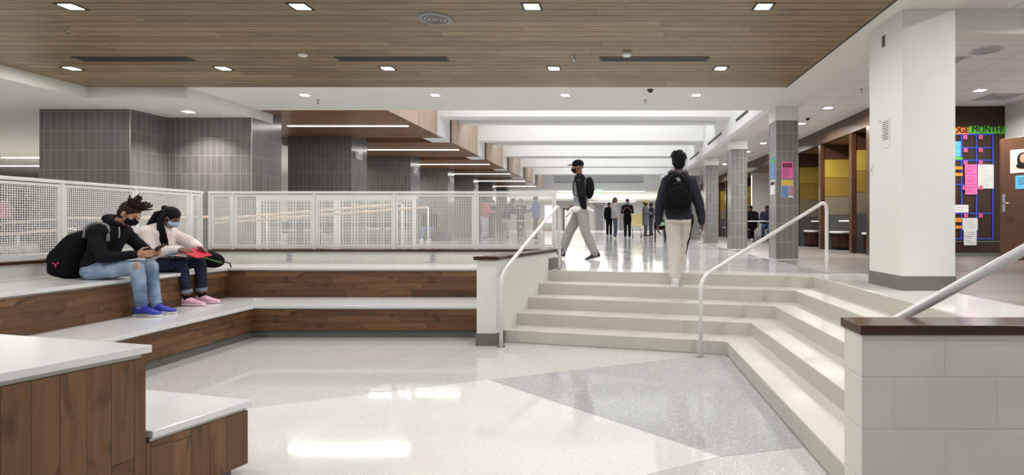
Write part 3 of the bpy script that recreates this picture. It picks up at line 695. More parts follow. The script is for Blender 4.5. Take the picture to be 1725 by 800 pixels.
def hand(m, w_, d, palm, thumb, curl=.5, sc_=1.0):
    """w_: wrist, d: finger direction, palm: palm normal, thumb: towards thumb side"""
    d = d.normalized(); palm = (palm-d*palm.dot(d)).normalized(); lat = thumb-d*thumb.dot(d); lat = (lat-palm*lat.dot(palm)).normalized()
    q = sc_; m.ell(w_+d*.045*q, .050*q, .040*q, .015*q, d, lat, palm)
    m.ell(w_+d*.07*q, .028*q, .041*q, .013*q, d, lat, palm); m.limb(w_-d*.01, w_+d*.03*q, .024*q, .022*q)
    for i, (off, L) in enumerate(((.030, .072), (.010, .080), (-.011, .074), (-.030, .058))):
        p = w_+d*.085*q+lat*off*q; c0 = curl*(.55+.1*i); dd = d
        for j, fr in enumerate((.45, .3, .25)):
            ang = c0*(1 if j else .7); axis = lat
            dd = (dd*math.cos(ang)+palm*math.sin(ang)).normalized()
            nx = p+dd*L*fr*q; m.limb(p, nx, (.0088-.0008*j)*q, (.0082-.0009*j)*q, 8); p = nx
    p = w_+d*.028*q+lat*.030*q; td = (d*.62+lat*.72+palm*.25).normalized(); p2 = p+td*.036*q; m.limb(p, p2, .0115*q, .010*q, 8)
    td = (d*.9+lat*.15+palm*.5*max(curl, .3)).normalized(); p3 = p2+td*.028*q; m.limb(p2, p3, .010*q, .009*q, 8); m.limb(p3, p3+td*.018*q, .009*q, .0075*q, 8)
def head_mesh(m, H, F, S, Uh, k=1.0, face=True):
    m.ell(H+Uh*.028*k-F*.012*k, .074*k, .094*k, .088*k, S, F, Uh, 20, 14)
    m.ell(H-Uh*.035*k+F*.020*k, .058*k, .066*k, .078*k, S, F, Uh, 18, 12)
    m.ell(H-Uh*.090*k+F*.058*k, .028*k, .024*k, .022*k, S, F, Uh)
    if face:
        m.ell(H+Uh*.020*k+F*.072*k, .052*k, .020*k, .014*k, S, F, Uh)
        m.tube([H+Uh*.014*k+F*.082*k, H-Uh*.012*k+F*.096*k, H-Uh*.030*k+F*.107*k, H-Uh*.038*k+F*.090*k], [.009*k, .011*k, .015*k, .010*k], 10)
        m.ell(H-Uh*.058*k+F*.083*k, .024*k, .010*k, .008*k, S, F, Uh)
        for s in (-1, 1):
            m.ell(H-Uh*.012*k+F*.062*k+S*s*.036*k, .024*k, .022*k, .02*k, S, F, Uh)
            m.ell(H-Uh*.006*k-F*.004*k+S*s*.077*k, .009*k, .019*k, .032*k, S, F, Uh)
def figure(label, J, o, loc, vx=.008, group=None, fing=True):
    t = thing('person', label, 'person', loc, group)
    J = dict(J); S = J['side'].normalized(); J['side'] = S
    J.setdefault('waist', J['pelvis']+(J['chest']-J['pelvis'])*.45)
    H, F = J['head'], J['look'].normalized(); Sh = J.get('hside', S); Sh = (Sh-F*Sh.dot(F)).normalized()
    Uh = Sh.cross(F).normalized(); Uh = Uh if Uh.z > 0 else -Uh; hk = J.get('hk', 1.0)
    m = MB(); torso_mesh(m, J, 0)
    m.limb(J['neck']-(J['neck']-J['chest']).normalized()*.02, H-Uh*.05*hk-F*.02*hk, .054, .050)
    head_mesh(m, H, F, Sh, Uh, hk)
    for a in J['arms']:
        arm(m, a, 0)
        if len(a) > 3: hand(m, a[2], a[3], a[4], a[5], a[6] if len(a) > 6 else .5)
    for l in J['legs']:
        leg(m, l, 0); m.limb(l[2]-Zu*.02, l[2]+l[3].normalized()*.10-Zu*.05, .034, .022)
    m.build('body', SK[o['skin']], t, remesh=vx, iters=2 if vx < .007 else 1, fac=.45)
    if vx < .02:     # eyes, whites and brows
        e = MB()
        for s in (-1, 1): e.ell(H-Uh*.004*hk+F*.083*hk+Sh*s*.031*hk, .014*hk, .006*hk, .0055*hk, Sh, F, Uh)
        for s in (-1, 1): e.tube([H+Uh*(.022)*hk+F*.086*hk+Sh*s*.014*hk, H+Uh*.027*hk+F*.084*hk+Sh*s*.032*hk, H+Uh*.020*hk+F*.072*hk+Sh*s*.05*hk], [.003, .004, .002], 6)
        e.build('eyes', HAIR['black'], t)
    # trousers
    m = MB(); g = o.get('tg', .012)
    up = (J['waist']-J['pelvis']).normalized()
    rr = []
    for (q, w_, d_) in ((-.09, .15, .10), (-.04, .158, .112), (.05, .152, .107), (.10, .135, .096)):
        f = up.cross(S).normalized(); bk = J.get('bulk', 1); rr.append(ov(m, J['pelvis']+up*q, S, f, w_*bk+g, d_*bk+g))
    m.rings(rr)
    for l in J['legs']:
        leg(m, l, g, o.get('tstop', .97), o.get('th', g+.012), o.get('tk', g+.004))
        kk, an = l[1], l[2]; dn = (an-kk).normalized()
        for q in (.72, .84, .93): m.ell(kk+(an-kk)*q*o.get('tstop', .97), .045+o.get('th', g+.012)*(.7+.5*q), .045+o.get('th', g+.012)*(.7+.5*q), .02)
    tr = m.build('trousers', o['trousers'], t, remesh=max(vx, .007), iters=3, fac=.5)
    if o.get('wrinkle', 1):
        tx = wr_tex(); mm = tr.modifiers.new('folds', 'DISPLACE'); mm.texture = tx; mm.strength = .018; mm.mid_level = .5; mm.texture_coords = 'LOCAL'
    # top
    m = MB(); g = o.get('jg', .022); torso_mesh(m, J, g, o.get('hem', .06))
    for a in J['arms']: arm(m, a, g*.9, o.get('sleeve', .95), g*.55)
    tp = m.build(o.get('topname', 'jacket'), o['top'], t, remesh=max(vx, .007), iters=4, fac=.5)
    tx = wr_tex(); mm = tp.modifiers.new('folds', 'DISPLACE'); mm.texture = tx; mm.strength = .022; mm.mid_level = .5; mm.texture_coords = 'LOCAL'
    if o.get('sleeves'):
        for a in J['arms']:
            m = MB(); arm(m, a, g*.9+.008, o.get('sleeve', .95), g*.55+.008); m.ell(a[0]+Zu*.01, .070+g, .070+g, .066+g); m.build('sleeve', o['sleeves'], t, remesh=max(vx, .007), iters=3)
    if o.get('hood'):
        m = MB(); f = J['chest']-J['neck']; bk = -up.cross(S).normalized()
        nb = J['neck']; back = J['back'].normalized()
        pts = [nb+S*.0+back*.085+Zu*.01]
        m.tube([nb-S*.085*0+J['back']*-.075+S*.045-Zu*.01, nb+S*.095+Zu*.0, nb+S*.08+back*.07+Zu*.015, nb+back*.115+Zu*.0, nb-S*.08+back*.07+Zu*.015, nb-S*.095, nb-S*.045-back*.075-Zu*.01], [.016, .03, .042, .05, .042, .03, .016], 12)
        m.build('hood', o['hood'], t, remesh=max(vx, .007), iters=3)
    # shoes
    for l in J['legs']:
        a, d = l[2], V((l[3].x, l[3].y, l[3].z)).normalized(); sd = d.cross(Zu).normalized(); n = sd.cross(d).normalized()
        fl = l[4] if len(l) > 4 else None
        so = a-n*(l[5] if len(l) > 5 else .085)
        m = MB(); rr = []
        for (x, w_, h) in ((-.078, .020, .060), (-.070, .036, .104), (-.03, .044, .128), (.02, .045, .122), (.06, .046, .094), (.11, .049, .066), (.155, .046, .050), (.19, .033, .040), (.205, .012, .026)):
            cc = so+d*x; rr.append([cc+sd*math.cos(q)*w_+n*(.012+h*o.get('shh', 1)*(.5+.5*math.sin(q))) for q in [2*PI*k/16 for k in range(16)]])
        m.rings(rr); sh = m.build('shoe', o['shoe'], t, smooth=True)
        m = MB(); rr = []
        for (x, w_) in ((-.082, .016), (-.075, .034), (-.03, .041), (.05, .043), (.11, .051), (.16, .049), (.198, .034), (.213, .01)):
            cc = so+d*x; rr.append([cc+sd*w_-n*0, cc+sd*w_+n*.022, cc-sd*w_+n*.022, cc-sd*w_])
        m.rings(rr); m.build('sole', o.get('sole', M['paper']), sh, bevel=.004)
        if vx < .008:
            m = MB()
            for q in (.035, .055, .075, .095): m.tube([so+d*q+sd*.034+n*(.095-q*.3)*o.get('shh', 1), so+d*q+n*(.140-q*.5)*o.get('shh', 1), so+d*q-sd*.034+n*(.095-q*.3)*o.get('shh', 1)], .005, 6)
            m.build('laces', o.get('lace', M['black']), sh)
            if o.get('heel'):
                m = MB(); m.ell(so-d*.062+n*.045, .024, .040, .040, d, sd, n); m.build('heel_panel', o['heel'], sh, smooth=True)
                m = MB(); m.tube([so-d*.03+sd*.044+n*.03, so+d*.06+sd*.049+n*.026, so+d*.15+sd*.047+n*.024], .008, 6); m.tube([so-d*.03-sd*.044+n*.03, so+d*.06-sd*.049+n*.026, so+d*.15-sd*.047+n*.024], .008, 6); m.build('side_overlay', M['grey'], sh, smooth=True)
            if o.get('socks'):
                m = MB(); m.tube([a-Zu*.03, a+Zu*.03], [.044, .042], 16); m.build('sock', o['socks'], t)
    # hair
    hs = o.get('hair', 'short'); hm = HAIR[o.get('hairc', 'black')]
    m = MB()
    if hs in ('short', 'afro', 'dreads', 'braids', 'long'):
        k = hk; g = {'short': .006, 'afro': .014, 'dreads': .008, 'braids': .010, 'long': .014}[hs]
        m.ell(H+Uh*.040*k-F*.020*k, .076*k+g, .092*k+g, .084*k+g, Sh, F, Uh, 20, 14)
        m.ell(H-Uh*.01*k-F*.042*k, .068*k+g, .062*k+g, .075*k+g, Sh, F, Uh)
        if hs == 'afro':
            random.seed(11)
            for i in range(70):
                a = random.uniform(0, 2*PI); b = random.uniform(.15, 1); q = (Sh*math.cos(a)+F*math.sin(a)*1.1)*math.sqrt(1-b*b)+Uh*b
                m.sph(H+Uh*.055*k-F*.01*k+V(((q.x)*.088, (q.y)*.088, q.z*.092)), random.uniform(.014, .026), nu=8, nv=6)
        if hs == 'long': m.limb(H-F*.07*k, H-F*.085*k-Uh*.14*k, .065*k, .05*k)
        hr = m.build('hair', hm, t, remesh=max(vx, .006), iters=1)
    if o.get('cap'):
        m = MB(); m.ell(H+Uh*.055*hk-F*.008*hk, .086*hk, .106*hk, .082*hk, Sh, F, Uh, 20, 12); m.build('cap_crown', o['cap'], t, smooth=True)
        if o.get('brim', 1):
            m = MB(); m.ell(H+Uh*.048*hk+F*.125*hk, .066*hk, .06*hk, .008*hk, Sh, F, Uh); m.build('cap_brim', o['cap'], t, smooth=True)
    if o.get('mask'):
        k = hk; m = MB()
        m.ell(H-Uh*.052*k+F*.036*k, .066*k, .076*k, .052*k, Sh, F, Uh, 20, 14)
        m.ell(H-Uh*.040*k+F*.085*k, .030*k, .036*k, .034*k, Sh, F, Uh, 14, 10)
        # keep only the half in front of the ears
        bmesh.ops.bisect_plane(m.bm, geom=m.bm.verts[:]+m.bm.edges[:]+m.bm.faces[:], plane_co=H+F*.036*k, plane_no=F, clear_inner=True)
        mk = m.build('face_mask', o['mask'], t, smooth=True); sm = mk.modifiers.new('thick', 'SOLIDIFY'); sm.thickness = .003
        m = MB()
        for s in (-1, 1):
            m.tube([H-Uh*.02*k+F*.04*k+Sh*s*.066*k, H+Uh*.014*k+F*.012*k+Sh*s*.08*k, H+Uh*.012*k-F*.014*k+Sh*s*.08*k, H-Uh*.03*k-F*.012*k+Sh*s*.078*k, H-Uh*.075*k+F*.04*k+Sh*s*.062*k], .002, 6)
        m.build('mask_loops', o['mask'], mk)
    return t, (H, F, Sh, Uh)
_wt = []
def wr_tex():
    if not _wt:
        x = bpy.data.textures.new('folds', 'CLOUDS'); x.noise_scale = .09; x.noise_depth = 2; _wt.append(x)
    return _wt[0]
Q = lambda px, py, y: V((XR(px, y), y, 1.35-(py-376)*y/950))
# ---------------------------------------------------------------- seated boy
side = V((.12, -1, 0)).normalized()       # his right-hand side faces the camera
hipC = V((-5.30, 5.80, .885)); fw = V((1, .1, 0)).normalized()
Jb = dict(pelvis=hipC, waist=hipC+V((.03, 0, .16)), chest=V((-5.20, 5.80, 1.215)), neck=V((-5.105, 5.81, 1.36)), side=side,
  head=V((-4.985, 5.80, 1.445)), look=V((.80, .03, -.50)), back=V((-1, 0, .35)), hk=1.0,
  sh=[V((-5.20, 5.655, 1.255)), V((-5.17, 5.955, 1.255))],
  arms=[(V((-5.20, 5.655, 1.255)), V((-5.09, 5.60, 1.005)), V((-4.83, 5.70, 1.035)), V((1, .22, .05)), V((-.2, 1, .1)), V((0, 0, 1)), .8),
        (V((-5.17, 5.955, 1.255)), V((-4.99, 6.03, 1.03)), V((-4.82, 5.90, 1.04)), V((1, -.3, .05)), V((-.2, -1, .1)), V((0, 0, 1)), .8)],
  legs=[(V((-5.29, 5.71, .865)), V((-4.81, 5.68, .905)), V((-4.86, 5.80, .478)), V((1, -.10, 0))),
        (V((-5.29, 5.89, .865)), V((-4.865, 5.92, .905)), V((-4.85, 5.965, .478)), V((1, .05, 0)))])
jn = NT('light_denim'); _o = jn.coords(); _n = jn.n('ShaderNodeTexNoise', {'Vector': _o, 'Scale': 5, 'Detail': 5}).outputs[0]
_r = jn.n('ShaderNodeValToRGB', {0: _n}); _r.color_ramp.elements[0].position = .35; _r.color_ramp.elements[0].color = rgb(84, 108, 140); _r.color_ramp.elements[1].position = .68; _r.color_ramp.elements[1].color = rgb(152, 174, 198)
jn.base(_r.outputs[0]); jn.b.inputs['Roughness'].default_value = .85; jn.bump(jn.n('ShaderNodeTexNoise', {'Vector': _o, 'Scale': 220}).outputs[0], .3, .003)
navyc = cloth('near_black', rgb(14, 14, 19), .2)
boy, (H, F, S_, Uh) = figure('boy in black hoodie and ripped light jeans seated looking at his phone', Jb,
  dict(skin='light', trousers=jn.m, top=navyc, topname='hoodie', hood=navyc, shoe=plain('royal_blue_shoe', rgb(46, 58, 168), .5, var=.1), sole=plain('grey_white_sole', rgb(206, 206, 206), .5), lace=M['black'], heel=M['black'],
       hair='short', hairc='dread', mask=M['blackf'], tg=.010, th=.012, tk=.008, tstop=.97, jg=.019, hem=.08), (-5.3, 5.8, SU), .0055)
random.seed(5)
m = MB()
tc = H+Uh*.085-F*.01
for i in range(64):                # bundle of short locs standing up and forward
    a = random.uniform(0, 2*PI); q = random.uniform(0, 1)
    b = tc+S_*math.cos(a)*.055*q+F*math.sin(a)*.06*q-Uh*.02
    dr = (Uh*random.uniform(.5, 1)+F*random.uniform(-.15, .8)+S_*math.cos(a)*.4).normalized()
    L = random.uniform(.08, .15); mid = b+dr*L*.55; e = b+dr*L+V((random.uniform(0, .03), random.uniform(-.02, .02), random.uniform(-.02, .005)))
    m.tube([b, mid, e], [.009, .0085, .006], 7)
m.ell(tc-Uh*.01, .066, .078, .048, S_, F, Uh)
m.build('locs', HAIR['dread'], boy, smooth=True)
# knee rip, cuff marks
m = MB(); kn = Jb['legs'][0][1]
m.ell(kn+V((.042, -.052, .018)), .03, .022, .042, nu=12, nv=8); m.build('knee_skin', SK['light'], boy, smooth=True)
m = MB()
for i in range(5): m.tube([kn+V((.015+.004*i, -.078+.004*i, .052-.018*i)), kn+V((.045, -.0765, .050-.018*i)), kn+V((.074, -.050, .046-.018*i))], .0022, 5)
m.build('frayed_threads', M['paper'], boy)
# drawstring + shirt hem
m = MB(); m.tube([V((-5.03, 5.725, 1.31)), V((-5.0, 5.70, 1.26)), V((-5.0, 5.69, 1.20))], .003, 6); m.build('drawstring', M['paper'], boy)
# phone
t = thing('mobile_phone', 'dark phone held by the boy in the black hoodie', 'phone', (-4.66, 5.78, 1.08))
p = V((-4.70, 5.80, 1.085)); az = V((-.55, 0, .83)); ax = V((.83, 0, .55)); MB().obox(p, ax, V((0, 1, 0)), az, .072, .036, .0045).build('case', M['black'], t, bevel=.004)
MB().obox(p+az*.0052, ax, V((0, 1, 0)), az, .066, .032, .0005).build('screen', plain('phone_screen', rgb(60, 84, 110), .1), t)
# backpack
def backpack(label, c, up, out, sd, mat, logo, hh=.25, wd=.16, dp=.11, logoname='emblem'):
    """c centre, up: towards top, out: away from the wearer"""
    t = thing('backpack', label, 'backpack', tuple(c)); up, out, sd = up.normalized(), out.normalized(), sd.normalized()
    m = MB(); rr = []
    for (h, w_, d_, o_) in ((-1, .80, .70, -.1), (-.93, .95, .92, -.02), (-.6, 1, 1.05, .05), (-.1, 1, 1.0, .04), (.4, .95, .85, -.04), (.75, .80, .66, -.14), (.93, .58, .46, -.24), (1, .3, .25, -.3)):
        cc = c+up*h*hh+out*o_*dp; n = 24; ring = []
        for k in range(n):
            a = 2*PI*k/n; ca, sa = math.cos(a), math.sin(a); q = 3.2
            ring.append(cc+sd*math.copysign(abs(ca)**(2/q), ca)*wd*w_+out*math.copysign(abs(sa)**(2/q), sa)*dp*d_)
        rr.append(ring)
    m.rings(rr); b = m.build('main_bag', mat, t, smooth=True)
    sm = b.modifiers.new('sub', 'SUBSURF'); sm.levels = 1; sm.render_levels = 1
    mm = b.modifiers.new('folds', 'DISPLACE'); mm.texture = wr_tex(); mm.strength = .016; mm.texture_coords = 'LOCAL'
    m = MB(); m.ell(c-up*.32*hh+out*dp*.95, wd*.78, dp*.42, hh*.52, sd, out, up, 20, 14); m.build('front_pocket', mat, t, smooth=True)
    m = MB(); pts = [c+up*hh*(.42+.0)+out*dp*.80+sd*x*wd*.7-up*hh*.5*x*x for x in (-1, -.7, -.35, 0, .35, .7, 1)]; m.tube(pts, .0035, 6)
    pts = [c+up*hh*(.86*math.cos(a))+sd*wd*.88*math.sin(a)+out*dp*.52 for a in [(-1.1+2.2*i/12) for i in range(13)]]; m.tube(pts, .004, 6); m.build('zipper', M['dgrey'], t)
    m = MB(); m.tube([c+up*hh*.93-out*dp*.4-sd*.03, c+up*hh*1.12-out*dp*.45-sd*.02, c+up*hh*1.12-out*dp*.45+sd*.02, c+up*hh*.93-out*dp*.4+sd*.03], .007, 8); m.build('top_handle', M['black'], t)
    if logo:
        m = MB(); cc = c+out*dp*1.36-up*hh*.28 if logo[0] == 'y' else c+out*(dp*.80+.012)+up*hh*.52
        k = logo[1]
        if logo[0] == 'y':
            cc = logo[3]; a_, b_ = logo[4], logo[5]; nn = a_.cross(b_)
            for pp in (((0, -1), (0, 0)), ((0, 0), (-.8, .75)), ((0, 0), (.9, .8)), ((.9, .8), (1.3, .55)), ((-.8, .75), (-1.2, .5))): m.tube([cc+a_*pp[0][0]*k+b_*pp[0][1]*k, cc+a_*pp[1][0]*k+b_*pp[1][1]*k], k*.17, 6)
        else:
            for q in (0, 1, 2): m.tube([cc+sd*(-.9+.3*q)*k+up*(.5-.5*q)*k, cc+sd*(.1+.2*q)*k+up*(.85-.5*q)*k+out*.001, cc+sd*(.9)*k+up*(.35-.45*q)*k], k*.16, 6)
        m.build(logoname, logo[2], t)
    return t
bc = V((-5.50, 5.775, 1.045)); bu = V((.36, 0, .93)).normalized()
bp = backpack('black backpack with pink emblem worn by the seated boy', bc, bu, V((-.93, -.12, .30)), V((.05, 1, 0)), M['blackf'],
   ('y', .028, plain('pink_emblem', rgb(214, 58, 92), .5), V((-5.555, 5.605, .935)), V((1, -.03, 0)), V((0, 0, 1))), .255, .165, .135)
m = MB(); SP = path([bc+bu*.17+V((.10, -.10, 0)), V((-5.32, 5.68, 1.325)), V((-5.20, 5.675, 1.358)), V((-5.10, 5.69, 1.325)), V((-5.085, 5.66, 1.17))], .07, 6); m.tube(SP, .016, 10); m.build('shoulder_strap', plain('grey_patterned_strap', rgb(120, 118, 116), .8, var=.35, scale=40), bp, smooth=True)
# ---------------------------------------------------------------- seated girl
gp = V((-5.33, 6.62, .885))
Jg = dict(pelvis=gp, waist=gp+V((0, 0, .14)), chest=V((-5.34, 6.62, 1.17)), neck=V((-5.30, 6.62, 1.325)), side=side, bulk=.90,
  head=V((-5.205, 6.62, 1.415)), look=V((.84, .05, -.46)), back=V((-1, 0, .3)), hk=.95,
  sh=[V((-5.38, 6.47, 1.235)), V((-5.34, 6.77, 1.235))],
  arms=[(V((-5.38, 6.47, 1.235)), V((-5.27, 6.44, 1.01)), V((-5.06, 6.52, 1.045)), V((1, .2, -.1)), V((.1, .4, -.8)), V((.1, 1, .3)), .5),
        (V((-5.34, 6.77, 1.235)), V((-5.12, 6.86, 1.09)), V((-4.96, 6.74, 1.06)), V((1, -.4, -.2)), V((0, -.4, -.8)), V((.1, -1, .3)), .5)],
  legs=[(V((-5.32, 6.54, .865)), V((-5.005, 6.52, .885)), V((-4.965, 6.56, .485)), V((1, -.05, 0)), None, .088),
        (V((-5.32, 6.70, .865)), V((-4.95, 6.74, .885)), V((-4.945, 6.76, .485)), V((1, .05, 0)), None, .088)])
den = cloth('dark_denim', rgb(34, 40, 62), .25)
girl, (H, F, S_, Uh) = figure('girl in white sweater and dark jeans seated with a red folder', Jg,
  dict(skin='brown', trousers=den, top=plain('cream_sweater', rgb(226, 214, 210), .9, 0, .05, 9, .4, 120), topname='sweater', shoe=plain('pink_shoe', rgb(232, 176, 202), .5), sole=plain('pink_sole', rgb(236, 206, 220), .5),
       lace=M['paper'], socks=M['blackf'], hair='braids', mask=plain('surgical_blue', rgb(164, 190, 214), .7), tg=.010, th=.012, tk=.006, tstop=.80, jg=.030, hem=.08, shh=.72), (-5.3, 6.62, SU), .0055)
m = MB()
for i in range(22):                # bundle down the back
    a = -1+2*i/21; z = (i % 3)*.012
    m.tube([H+Uh*(.05)+S_*.05*a-F*.085, H-F*(.125+z)+S_*(.06*a)-Uh*.02, H-F*(.14+z)+S_*(.075*a+.01)+V((-.06, 0, -.15)), H+V((-.235-z, 0, -.30-.03*(i % 2)))+S_*(.09*a+.02)], [.013, .013, .012, .007], 7)
for i in range(16):                # curtain over the near shoulder
    a = i/15; j = (i % 2)*.012; b = H+Uh*.02-F*(.05-.03*a)+S_*(.084+j)
    m.tube([b+Uh*.03, b-Uh*.06+S_*.012+F*(-.01+.01*a), b+V((-.035+.055*a, 0, -.18))+S_*(.035-j), b+V((-.005+.06*a, 0, -.315-.02*(i % 3)))+S_*.02], [.012, .012, .011, .007], 7)
m.ell(H-F*.115+Uh*.065, .034, .036, .034, S_, F, Uh)
m.build('braids', HAIR['black'], girl, smooth=True)
m = MB()
for l in Jg['legs']:
    kk, an = l[1], l[2]; e = kk+(an-kk)*.81; d = (an-kk).normalized(); m = MB(); m.tube([e-d*.02, e+d*.022], [.060, .061], 18); m.build('jean_cuff', cloth('cuff_denim', rgb(120, 130, 148)), girl, bevel=.003)
# red folder, bag, papers, tablet
t = tag(MB().obox(V((-4.90, 6.60, 1.0)), V((1, -.2, -.32)), V((.1, 1, .1)), V((.3, -.1, 1)), .13, .11, .006).build('folder', plain('red_folder', rgb(206, 30, 66), .4), None, .002), 'red folder held over her lap by the girl in white', 'folder')
t = thing('shoulder_bag', 'black bag with green piping beside the girl in white', 'bag', (-4.96, 6.93, .88))
MB().ell((-5.0, 6.98, .90), .17, .10, .10, V((1, 0, -.2)).normalized(), V((0, 1, 0)), V((.2, 0, 1)).normalized(), 20, 12).build('body', M['blackf'], t, smooth=True)
MB().tube([V((-5.12, 6.885, .93)), V((-5.0, 6.87, .93)), V((-4.88, 6.89, .89)), V((-4.84, 6.95, .86))], .006, 6).build('piping', M['green'], t)
MB().tube([V((-4.92, 6.92, .90)), V((-4.80, 6.90, .885)), V((-4.72, 6.92, .86)), V((-4.70, 6.92, .81))], .008, 6).build('strap', M['black'], t)
t = thing('tablet_computer', 'tablet with blue screen and orange edge lying on the girls lap', 'tablet', (-5.08, 6.40, .985))
MB().obox(V((-4.99, 6.47, .975)), V((1, 0, -.1)), V((0, 1, .1)), V((.1, 0, 1)), .11, .07, .005).build('case', M['black'], t, bevel=.002)
MB().obox(V((-4.99, 6.47, .981)), V((1, 0, -.1)), V((0, 1, .1)), V((.1, 0, 1)), .10, .062, .001).build('screen', plain('tablet_screen', rgb(96, 140, 176), .12), t)
MB().obox(V((-4.93, 6.405, .982)), V((1, 0, -.1)), V((0, 1, .1)), V((.1, 0, 1)), .06, .01, .002).build('sticker', M['orange'], t)
# ---------------------------------------------------------------- student climbing the stairs, seen from behind
y = 7.05; fx = .80
def stand(P, f, h=1.75, stride=0, swing=0, armpose='down', lean=0, g0=None):
    """standing or walking joints; P feet centre, f facing"""
    f = V(f).normalized(); s = V((f.y, -f.x, 0)); k = h/1.75; P = V(P); u = Zu*k
    pel = P+u*.93-f*0; ch = pel+u*.36+f*lean*.35; nk = pel+u*.53+f*lean*.6; hd = pel+u*.695+f*(lean*.8+.02)
    sh = [ch+u*.11+s*.175*k+f*lean*.1, ch+u*.11-s*.175*k+f*lean*.1]
    J = dict(pelvis=pel, waist=pel+u*.16+f*lean*.12, chest=ch, neck=nk, side=s, head=hd, look=f+Zu*-.08, back=-f, sh=sh, bulk=k, hk=k)
    A = []
    for i, sg in ((0, 1), (1, -1)):
        w_ = swing*sg
        if armpose == 'down': e = sh[i]-u*.28+s*sg*.05*k-f*.03+f*w_*.12; wr = e-u*.24+s*sg*.01+f*(.05+w_*.22)
        elif armpose == 'chest': e = sh[i]-u*.26+s*sg*.06+f*.04; wr = e+u*.15+f*.16-s*sg*.12
        elif armpose == 'table': e = sh[i]-u*.24+f*.12+s*sg*.04; wr = e-u*.06+f*.22
        elif armpose == 'pocket': e = sh[i]-u*.26+s*sg*.08-f*.06; wr = e-u*.20-s*sg*.05+f*.10
        d = (wr-e).normalized()
        A.append((sh[i], e, wr, d if armpose != 'down' else (d*.8-Zu*.3), -s*sg, f if armpose == 'down' else Zu, .55))
    J['arms'] = A; Ls = []
    for i, sg in ((0, 1), (1, -1)):
        st_ = stride*sg; hip = pel-u*.02+s*sg*.09*k; an = P+s*sg*.09*k+f*st_+Zu*.085
        if st_ < 0: an = an+Zu*abs(st_)*.22
        mid = (hip+an)/2+f*(.03+abs(st_)*.14); d = f if st_ >= 0 else (f-Zu*abs(st_)*.9)
        Ls.append((hip, mid, an, d))
    J['legs'] = Ls
    return J
Zk = 4*R
J = stand((.80, 7.02, Zk), (.03, 1, 0), 1.66, 0, 0, 'down', -.0); J['bulk'] = .90; J['sh'] = [q_-Zu*.035+V((-.022 if i_ == 0 else .022, 0, 0)) for i_, q_ in enumerate(J['sh'])]
# left foot down on the fourth step, right leg lifted ahead on the hall floor
pl = V((.80, 7.06, Zk+.93)); J['legs'] = [(V((.885, 7.08, Zk+.86)), V((.89, 7.33, Zk+.58)), V((.84, 7.42, U+.095)), V((0, 1, 0))), (V((.72, 7.06, Zk+.86)), V((.755, 7.10, Zk+.48)), V((.765, 7.05, Zk+.085)), V((.05, 1, 0)))]
a = J['arms']
J['arms'] = [(J['sh'][0], V((1.055, 7.02, Zk+1.02)), V((1.10, 7.08, Zk+.79)), V((.05, .2, -1)), V((-1, .1, 0)), V((0, 1, 0)), .6),
             (J['sh'][1], V((.565, 7.0, Zk+1.02)), V((.545, 7.06, Zk+.79)), V((0, .2, -1)), V((1, .1, 0)), V((0, 1, 0)), .6)]
hj = cloth('charcoal_navy', rgb(46, 47, 58), .2)
white = cloth('off_white', rgb(214, 208, 200), .04)
g, (H, F, S_, Uh) = figure('student climbing the stairs in dark hoodie and white track trousers, seen from behind', J,
  dict(skin='dark', trousers=white, top=hj, topname='hoodie', hood=cloth('grey_hood', rgb(84, 84, 88)), shoe=plain('white_shoe', rgb(222, 222, 222), .5), hair='afro', tg=.020, th=.030, tk=.026, jg=.030, hem=.05), (.80, 7.05, Zk), .007)
m = MB(); h, k_, an = J['legs'][0][:3]
m.tube([h+V((.082, -.05, .04)), h+V((.092, -.045, -.05)), (h+k_)/2+V((.084, -.04, 0)), k_+V((.070, -.04, 0)), (k_+an)/2+V((.062, -.035, 0)), an+V((.05, -.03, .06))], .016, 8)
m.build('side_stripe', M['blackf'], g)
bp2 = backpack('black backpack with small grey emblem worn by the student on the stairs', V((.765, 6.865, Zk+1.175)), V((0, .10, 1)), V((0, -1, .05)), V((1, 0, 0)), M['blackf'], ('s', .028, M['lgrey']), .245, .17, .11)
m = MB()
for s_ in (-1, 1):
    m.tube(path([V((.785+s_*.06, 6.93, Zk+1.395)), V((.785+s_*.085, 6.98, Zk+1.43)), V((.79+s_*.10, 7.10, Zk+1.42)), V((.79+s_*.10, 7.17, Zk+1.25))], .05, 5), .022, 8)
m.build('shoulder_straps', M['black'], bp2, smooth=True)
# ---------------------------------------------------------------- man walking to the left at the top of the stairs
J = stand((-.60, 10.15, U), (-1, -.05, 0), 1.78, .30, .5, 'down', .05)
P0 = V((-.60, 10.15, U)); f = V((-1, -.05, 0)).normalized()
J['legs'] = [(P0+V((.0, .09, .90)), P0+V((-.20, .09, .52)), P0+V((-.36, .08, .12)), V((-1, 0, .25))), (P0+V((.02, -.09, .90)), P0+V((.14, -.10, .50)), P0+V((.27, -.1, .085)), V((1, -.35, 0)))]
J['legs'][1] = (P0+V((.02, -.09, .90)), P0+V((.10, -.10, .50)), P0+V((.24, -.1, .09)), V((.7, -.7, 0)).normalized()) if False else (P0+V((.02, -.09, .90)), P0+V((.08, -.11, .50)), P0+V((.26, -.1, .10)), V((-1, -.1, -.25)))
J['arms'] = [(J['sh'][0], P0+V((.04, .26, 1.10)), P0+V((-.14, .24, .93)), V((-1, 0, -.3)), V((0, -1, 0)), V((0, 0, 1)), .6), (J['sh'][1], P0+V((.03, -.26, 1.12)), P0+V((.06, -.16, .92)), V((-.2, .5, -.6)), V((0, 1, 0)), V((-1, 0, 0)), .6)]
